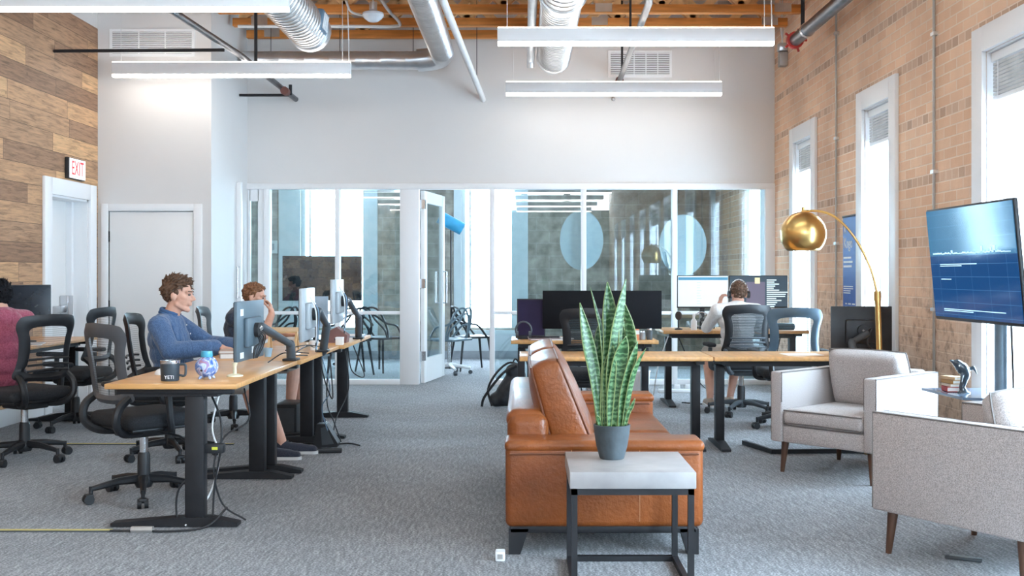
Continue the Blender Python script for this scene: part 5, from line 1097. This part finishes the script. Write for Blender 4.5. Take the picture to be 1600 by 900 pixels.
def person(lab, loc, rz, hc, hrot, sh, el, wr, hands, hip, kn, an, toes, shirt, sleeve, hairm, bottom=None, blen=.95, lead=(0,0), shoes=navyk, collar=None, hairk_=dict(), torso=1.0, soles=True, hs=1.0, loose=0.0):
    """lists are (left, right); sleeve: 1 to the wrist, .5 to mid upper arm"""
    t = thing('person', lab, 'person', loc, rz); V = Vector
    hip = [V(v) for v in hip]; kn = [V(v) for v in kn]; an = [V(v) for v in an]; toes = [V(v) for v in toes]; sh = [V(v) for v in sh]; el = [V(v) for v in el]; wr = [V(v) for v in wr]; hc = V(hc)
    M = Matrix.Translation(hc) @ Euler(hrot).to_matrix().to_4x4() @ Matrix.Scale(hs, 4)
    mid = (hip[0]+hip[1])/2; sm_ = (sh[0]+sh[1])/2; nk = sm_+V((0,.0,.03)); ax = (sh[1]-sh[0]).normalized()
    def torso_p(m, g):
        for f, rx, ry in ((0,.150,.115),(.25,.145,.110),(.5,.150,.112),(.75,.165,.112),(.93,.150,.095)):
            c = mid.lerp(sm_, f)+V((0,-.02*math.sin(PI*f),0)); rotz_ = math.atan2(ax.y, ax.x)*f; m.ell(c, (rx*torso+g,ry*torso+g,.13), rot=(0,0,rotz_))
        for s in (0,1): m.cap(sm_.lerp(sh[s],.35)+V((0,0,.005)), sh[s], .062+g, .058+g)
    def arm_p(m, s, g, f=1.0):
        if f >= .5:
            m.cap(sh[s], el[s], .055+g, .043+g); m.cap(el[s], el[s].lerp(wr[s], (f-.5)*2), .043+g, .030+g*1.2)
        else: m.cap(sh[s], sh[s].lerp(el[s], f*2), .055+g, .050+g*1.3)
    m = MB(); torso_p(m, 0); m.cap(nk-V((0,0,.03)), M @ V((0,-.012,-.05)), .062, .054); head_prims(m, M)
    for s in (0,1):
        arm_p(m, s, 0); hd, pa, cu, sd = hands[s]; hand_prims(m, wr[s], hd, pa, cu, sd)
        m.cap(hip[s], kn[s], .085, .058); m.cap(kn[s], kn[s].lerp(an[s],.35), .055, .056); m.cap(kn[s].lerp(an[s],.35), an[s], .055, .036)
        m.cap(an[s], an[s]-V((0,0,.04)), .036, .034); m.cap(an[s]-V((0,.02,.055)), toes[s]+V((0,0,.03)), .032, .024)
    blob('body', m, skin, t, .006, 5)
    m = MB(); torso_p(m, .016)
    for s in (0,1): arm_p(m, s, .012+loose, sleeve)
    m.ell(mid+V((0,0,.0)), (.165*torso,.135*torso,.10)); rs = random.Random(3)
    for k in range(22): f = rs.random(); c = mid.lerp(sm_, f*.8); a = rs.uniform(0,2*PI); m.cap(c+V((.15*math.cos(a),.115*math.sin(a),0)), c+V((.16*math.cos(a+.6),.12*math.sin(a+.6),rs.uniform(-.08,.08))), .014, .010)
    st = blob('shirt', m, shirt, t, .008, 3)
    if collar:
        m = MB(); n0 = nk+V((0,.022,.066)); pts = [n0+V((.072*math.sin(a),.0+.066*-math.cos(a),-.002+.022*math.cos(a))) for a in [R_(-150+i*30) for i in range(11)]]
        m.tube(pts, [.008]+[.014]*9+[.008], 8); m.tube([p-V((0,0,.022))+(p-n0).normalized()*.008 for p in pts], [.006]+[.014]*9+[.008], 8); m.build('collar', collar, st)
        m = MB(); f0 = nk+V((0,.09,-.02)); 
        for k in range(5): c = (nk+V((0,.085,-.03))).lerp(mid+V((0,.14,.08)), k/5); m.ell(c+V((0,.05,0)), (.006,.004,.006))
        m.build('buttons', trimw, st)
    m = MB()
    m.ell(mid-V((0,0,.01)), (.165*torso,.13*torso,.11))
    for s in (0,1): m.cap(hip[s], hip[s].lerp(kn[s], blen if blen <= 1 else 1), .100, .082 if blen <= 1 else .075)
    if blen > 1:
        for s in (0,1): m.cap(kn[s], an[s], .075, .058)
    blob('trousers' if blen > 1 else 'shorts', m, bottom or khaki, t, .009, 3)
    for s in (0,1):
        m = MB(); a = an[s]; tt = toes[s]; d = (tt-a); d.z = 0; d.normalize(); hl = V((a.x,a.y,0))-d*.05
        zz = tt.z
        m.cap(hl+V((0,0,.042+zz)), V((tt.x,tt.y,.036+zz)), .036, .030); m.cap(hl+V((0,0,.055+zz)), hl+d*.06+V((0,0,.075+zz)), .036, .034); m.cap(hl+d*.05+V((0,0,.065+zz)), V((tt.x,tt.y,.045+zz))-d*.04, .034, .028)
        sn = blob('shoe', m, shoes, t, .006, 3)
        if soles:
            m = MB(); k = 12; out = []
            for i in range(k): an_ = PI*i/(k-1)+PI/2; out.append(hl+d*.0+d*math.cos(an_)*.042+V((-d.y,d.x,0))*math.sin(an_)*.038)
            te = V((tt.x,tt.y,0))
            for i in range(k): an_ = PI*i/(k-1)-PI/2; out.append(te+d*math.cos(an_)*.036+V((-d.y,d.x,0))*math.sin(an_)*.036)
            m.prism([(p.x,p.y) for p in out], .003+zz, .024+zz); m.build('sole', trimw, sn)
            m = MB()
            for k in range(4): c = hl+d*(.07+.025*k)+V((0,0,.108-.012*k+zz)); sd = V((-d.y,d.x,0)); m.tube([c-sd*.022, c+V((0,0,.004)), c+sd*.022], .0035, 5)
            m.build('laces', dkgrey, sn)
    hair_obj(t, M, hairm, **hairk_)
    m = MB()
    for s in (-1,1): m.cap((s*.016,.094,.030),(s*.046,.079,.032),.0035,.0025, M=M)
    m.build('eyebrows', hairm, t)
    for s in (-1,1): MB().ell((s*.031,.083,.010),(.0115,.009,.007), n=12, m=8, M=M).build('eye', [mat('eye_dark',(.12,.10,.09),.2)], t)
    return t
# man in blue: faces +X (right of the picture); his right side is towards the camera
person('young man in a blue button shirt seated in profile at the left desk, typing', (-2.53,7.80,0), R_(-90),
    hc=(0,.055,1.165), hrot=(R_(-3),0,0), hs=1.08, loose=.012, torso=1.12, sh=[(-.19,-.02,.955),(.19,-.02,.955)], el=[(-.25,.20,.80),(.26,.08,.785)], wr=[(-.10,.46,.800),(.17,.38,.805)],
    hands=[((.15,1,-.12),(0,0,-1),.25,1),((-.1,1,-.12),(0,0,-1),.3,-1)], hip=[(-.10,.06,.56),(.10,.06,.56)], kn=[(-.10,.60,.55),(.12,.58,.55)], an=[(-.16,.76,.10),(.08,.70,.10)], toes=[(-.17,.99,0),(.08,.92,0)],
    shirt=shirtb, sleeve=.97, hairm=hairb, collar=mat('navy_collar',(.05,.12,.26),.8), hairk_=dict(seed=4, length=.026, top=.7, back=-.065))
person('man in a navy t-shirt with one hand at his chin, farther along the left row', (-2.46,9.42,0), R_(-90),
    hc=(0,.13,1.115), hrot=(R_(-10),0,0), sh=[(-.18,.0,.945),(.18,.0,.945)], el=[(-.22,.22,.80),(.20,.26,.80)], wr=[(-.06,.42,.80),(.09,.30,.975)],
    hands=[((.2,1,-.1),(0,0,-1),.3,1),((-.35,-.2,1),(0,-1,0),.9,1)], hip=[(-.10,.04,.56),(.10,.04,.56)], kn=[(-.10,.52,.55),(.12,.50,.55)], an=[(-.12,.50,.12),(.12,.46,.12)], toes=[(-.12,.70,0),(.12,.66,0)],
    shirt=shirtn, sleeve=.27, hairm=hairr, hairk_=dict(seed=8, length=.02, back=-.055))
person('person in a maroon shirt with black hair seen from behind at the wall desk', (-3.74,7.86,0), R_(62),
    hc=(0,.10,1.145), hrot=(R_(-8),0,R_(20)), sh=[(-.18,.03,.985),(.18,.03,.985)], el=[(-.23,.26,.80),(.23,.26,.80)], wr=[(-.12,.46,.805),(.12,.46,.805)],
    hands=[((.1,1,-.1),(0,0,-1),.3,1),((-.1,1,-.1),(0,0,-1),.3,-1)], hip=[(-.10,.04,.56),(.10,.04,.56)], kn=[(-.12,.48,.55),(.12,.48,.55)], an=[(-.12,.46,.10),(.12,.46,.10)], toes=[(-.12,.66,0),(.12,.66,0)],
    shirt=shirtp, sleeve=.45, hairm=hairk, bottom=navyk, blen=1.5, hairk_=dict(seed=2, length=.03, back=-.075, top=.2))
p4 = person('person in an off-white shirt with headphones seen from behind before two lit monitors', (2.05,10.42,0), R_(2),
    hc=(.03,.10,1.125), hrot=(R_(-5),R_(3),0), sh=[(-.19,.02,.965),(.19,.02,.965)], el=[(-.27,.14,.80),(.27,.16,.80)], wr=[(-.135,.20,1.0),(.20,.40,.80)],
    hands=[((.2,-.1,1),(.8,.1,0),.7,1),((-.1,1,-.1),(0,0,-1),.3,-1)], hip=[(-.10,.04,.55),(.10,.04,.55)], kn=[(-.20,.40,.54),(.10,.42,.54)], an=[(-.24,.12,.16),(-.02,.22,.14)], toes=[(-.24,.32,.03),(-.02,.42,.03)],
    shirt=shirtw, sleeve=.80, hairm=hairb, shoes=mat('tan_sandal',(.45,.33,.25),.7), hairk_=dict(seed=6, length=.016, back=-.06))
t = prop('headphones', 'silver headphones worn by the person in the off-white shirt', 'headphones', (2.08,10.52,1.125), R_(2))
MB().tube([(.092*math.cos(a),-.005,.0+.142*math.sin(a)) for a in [R_(i*18) for i in range(11)]], .007, 8).build('headband', chrome, t)
for s in (-1,1): MB().tube([(s*.080,-.005,-.005),(s*.105,-.005,-.005)], .036, 16).build('ear_cup', black, t)
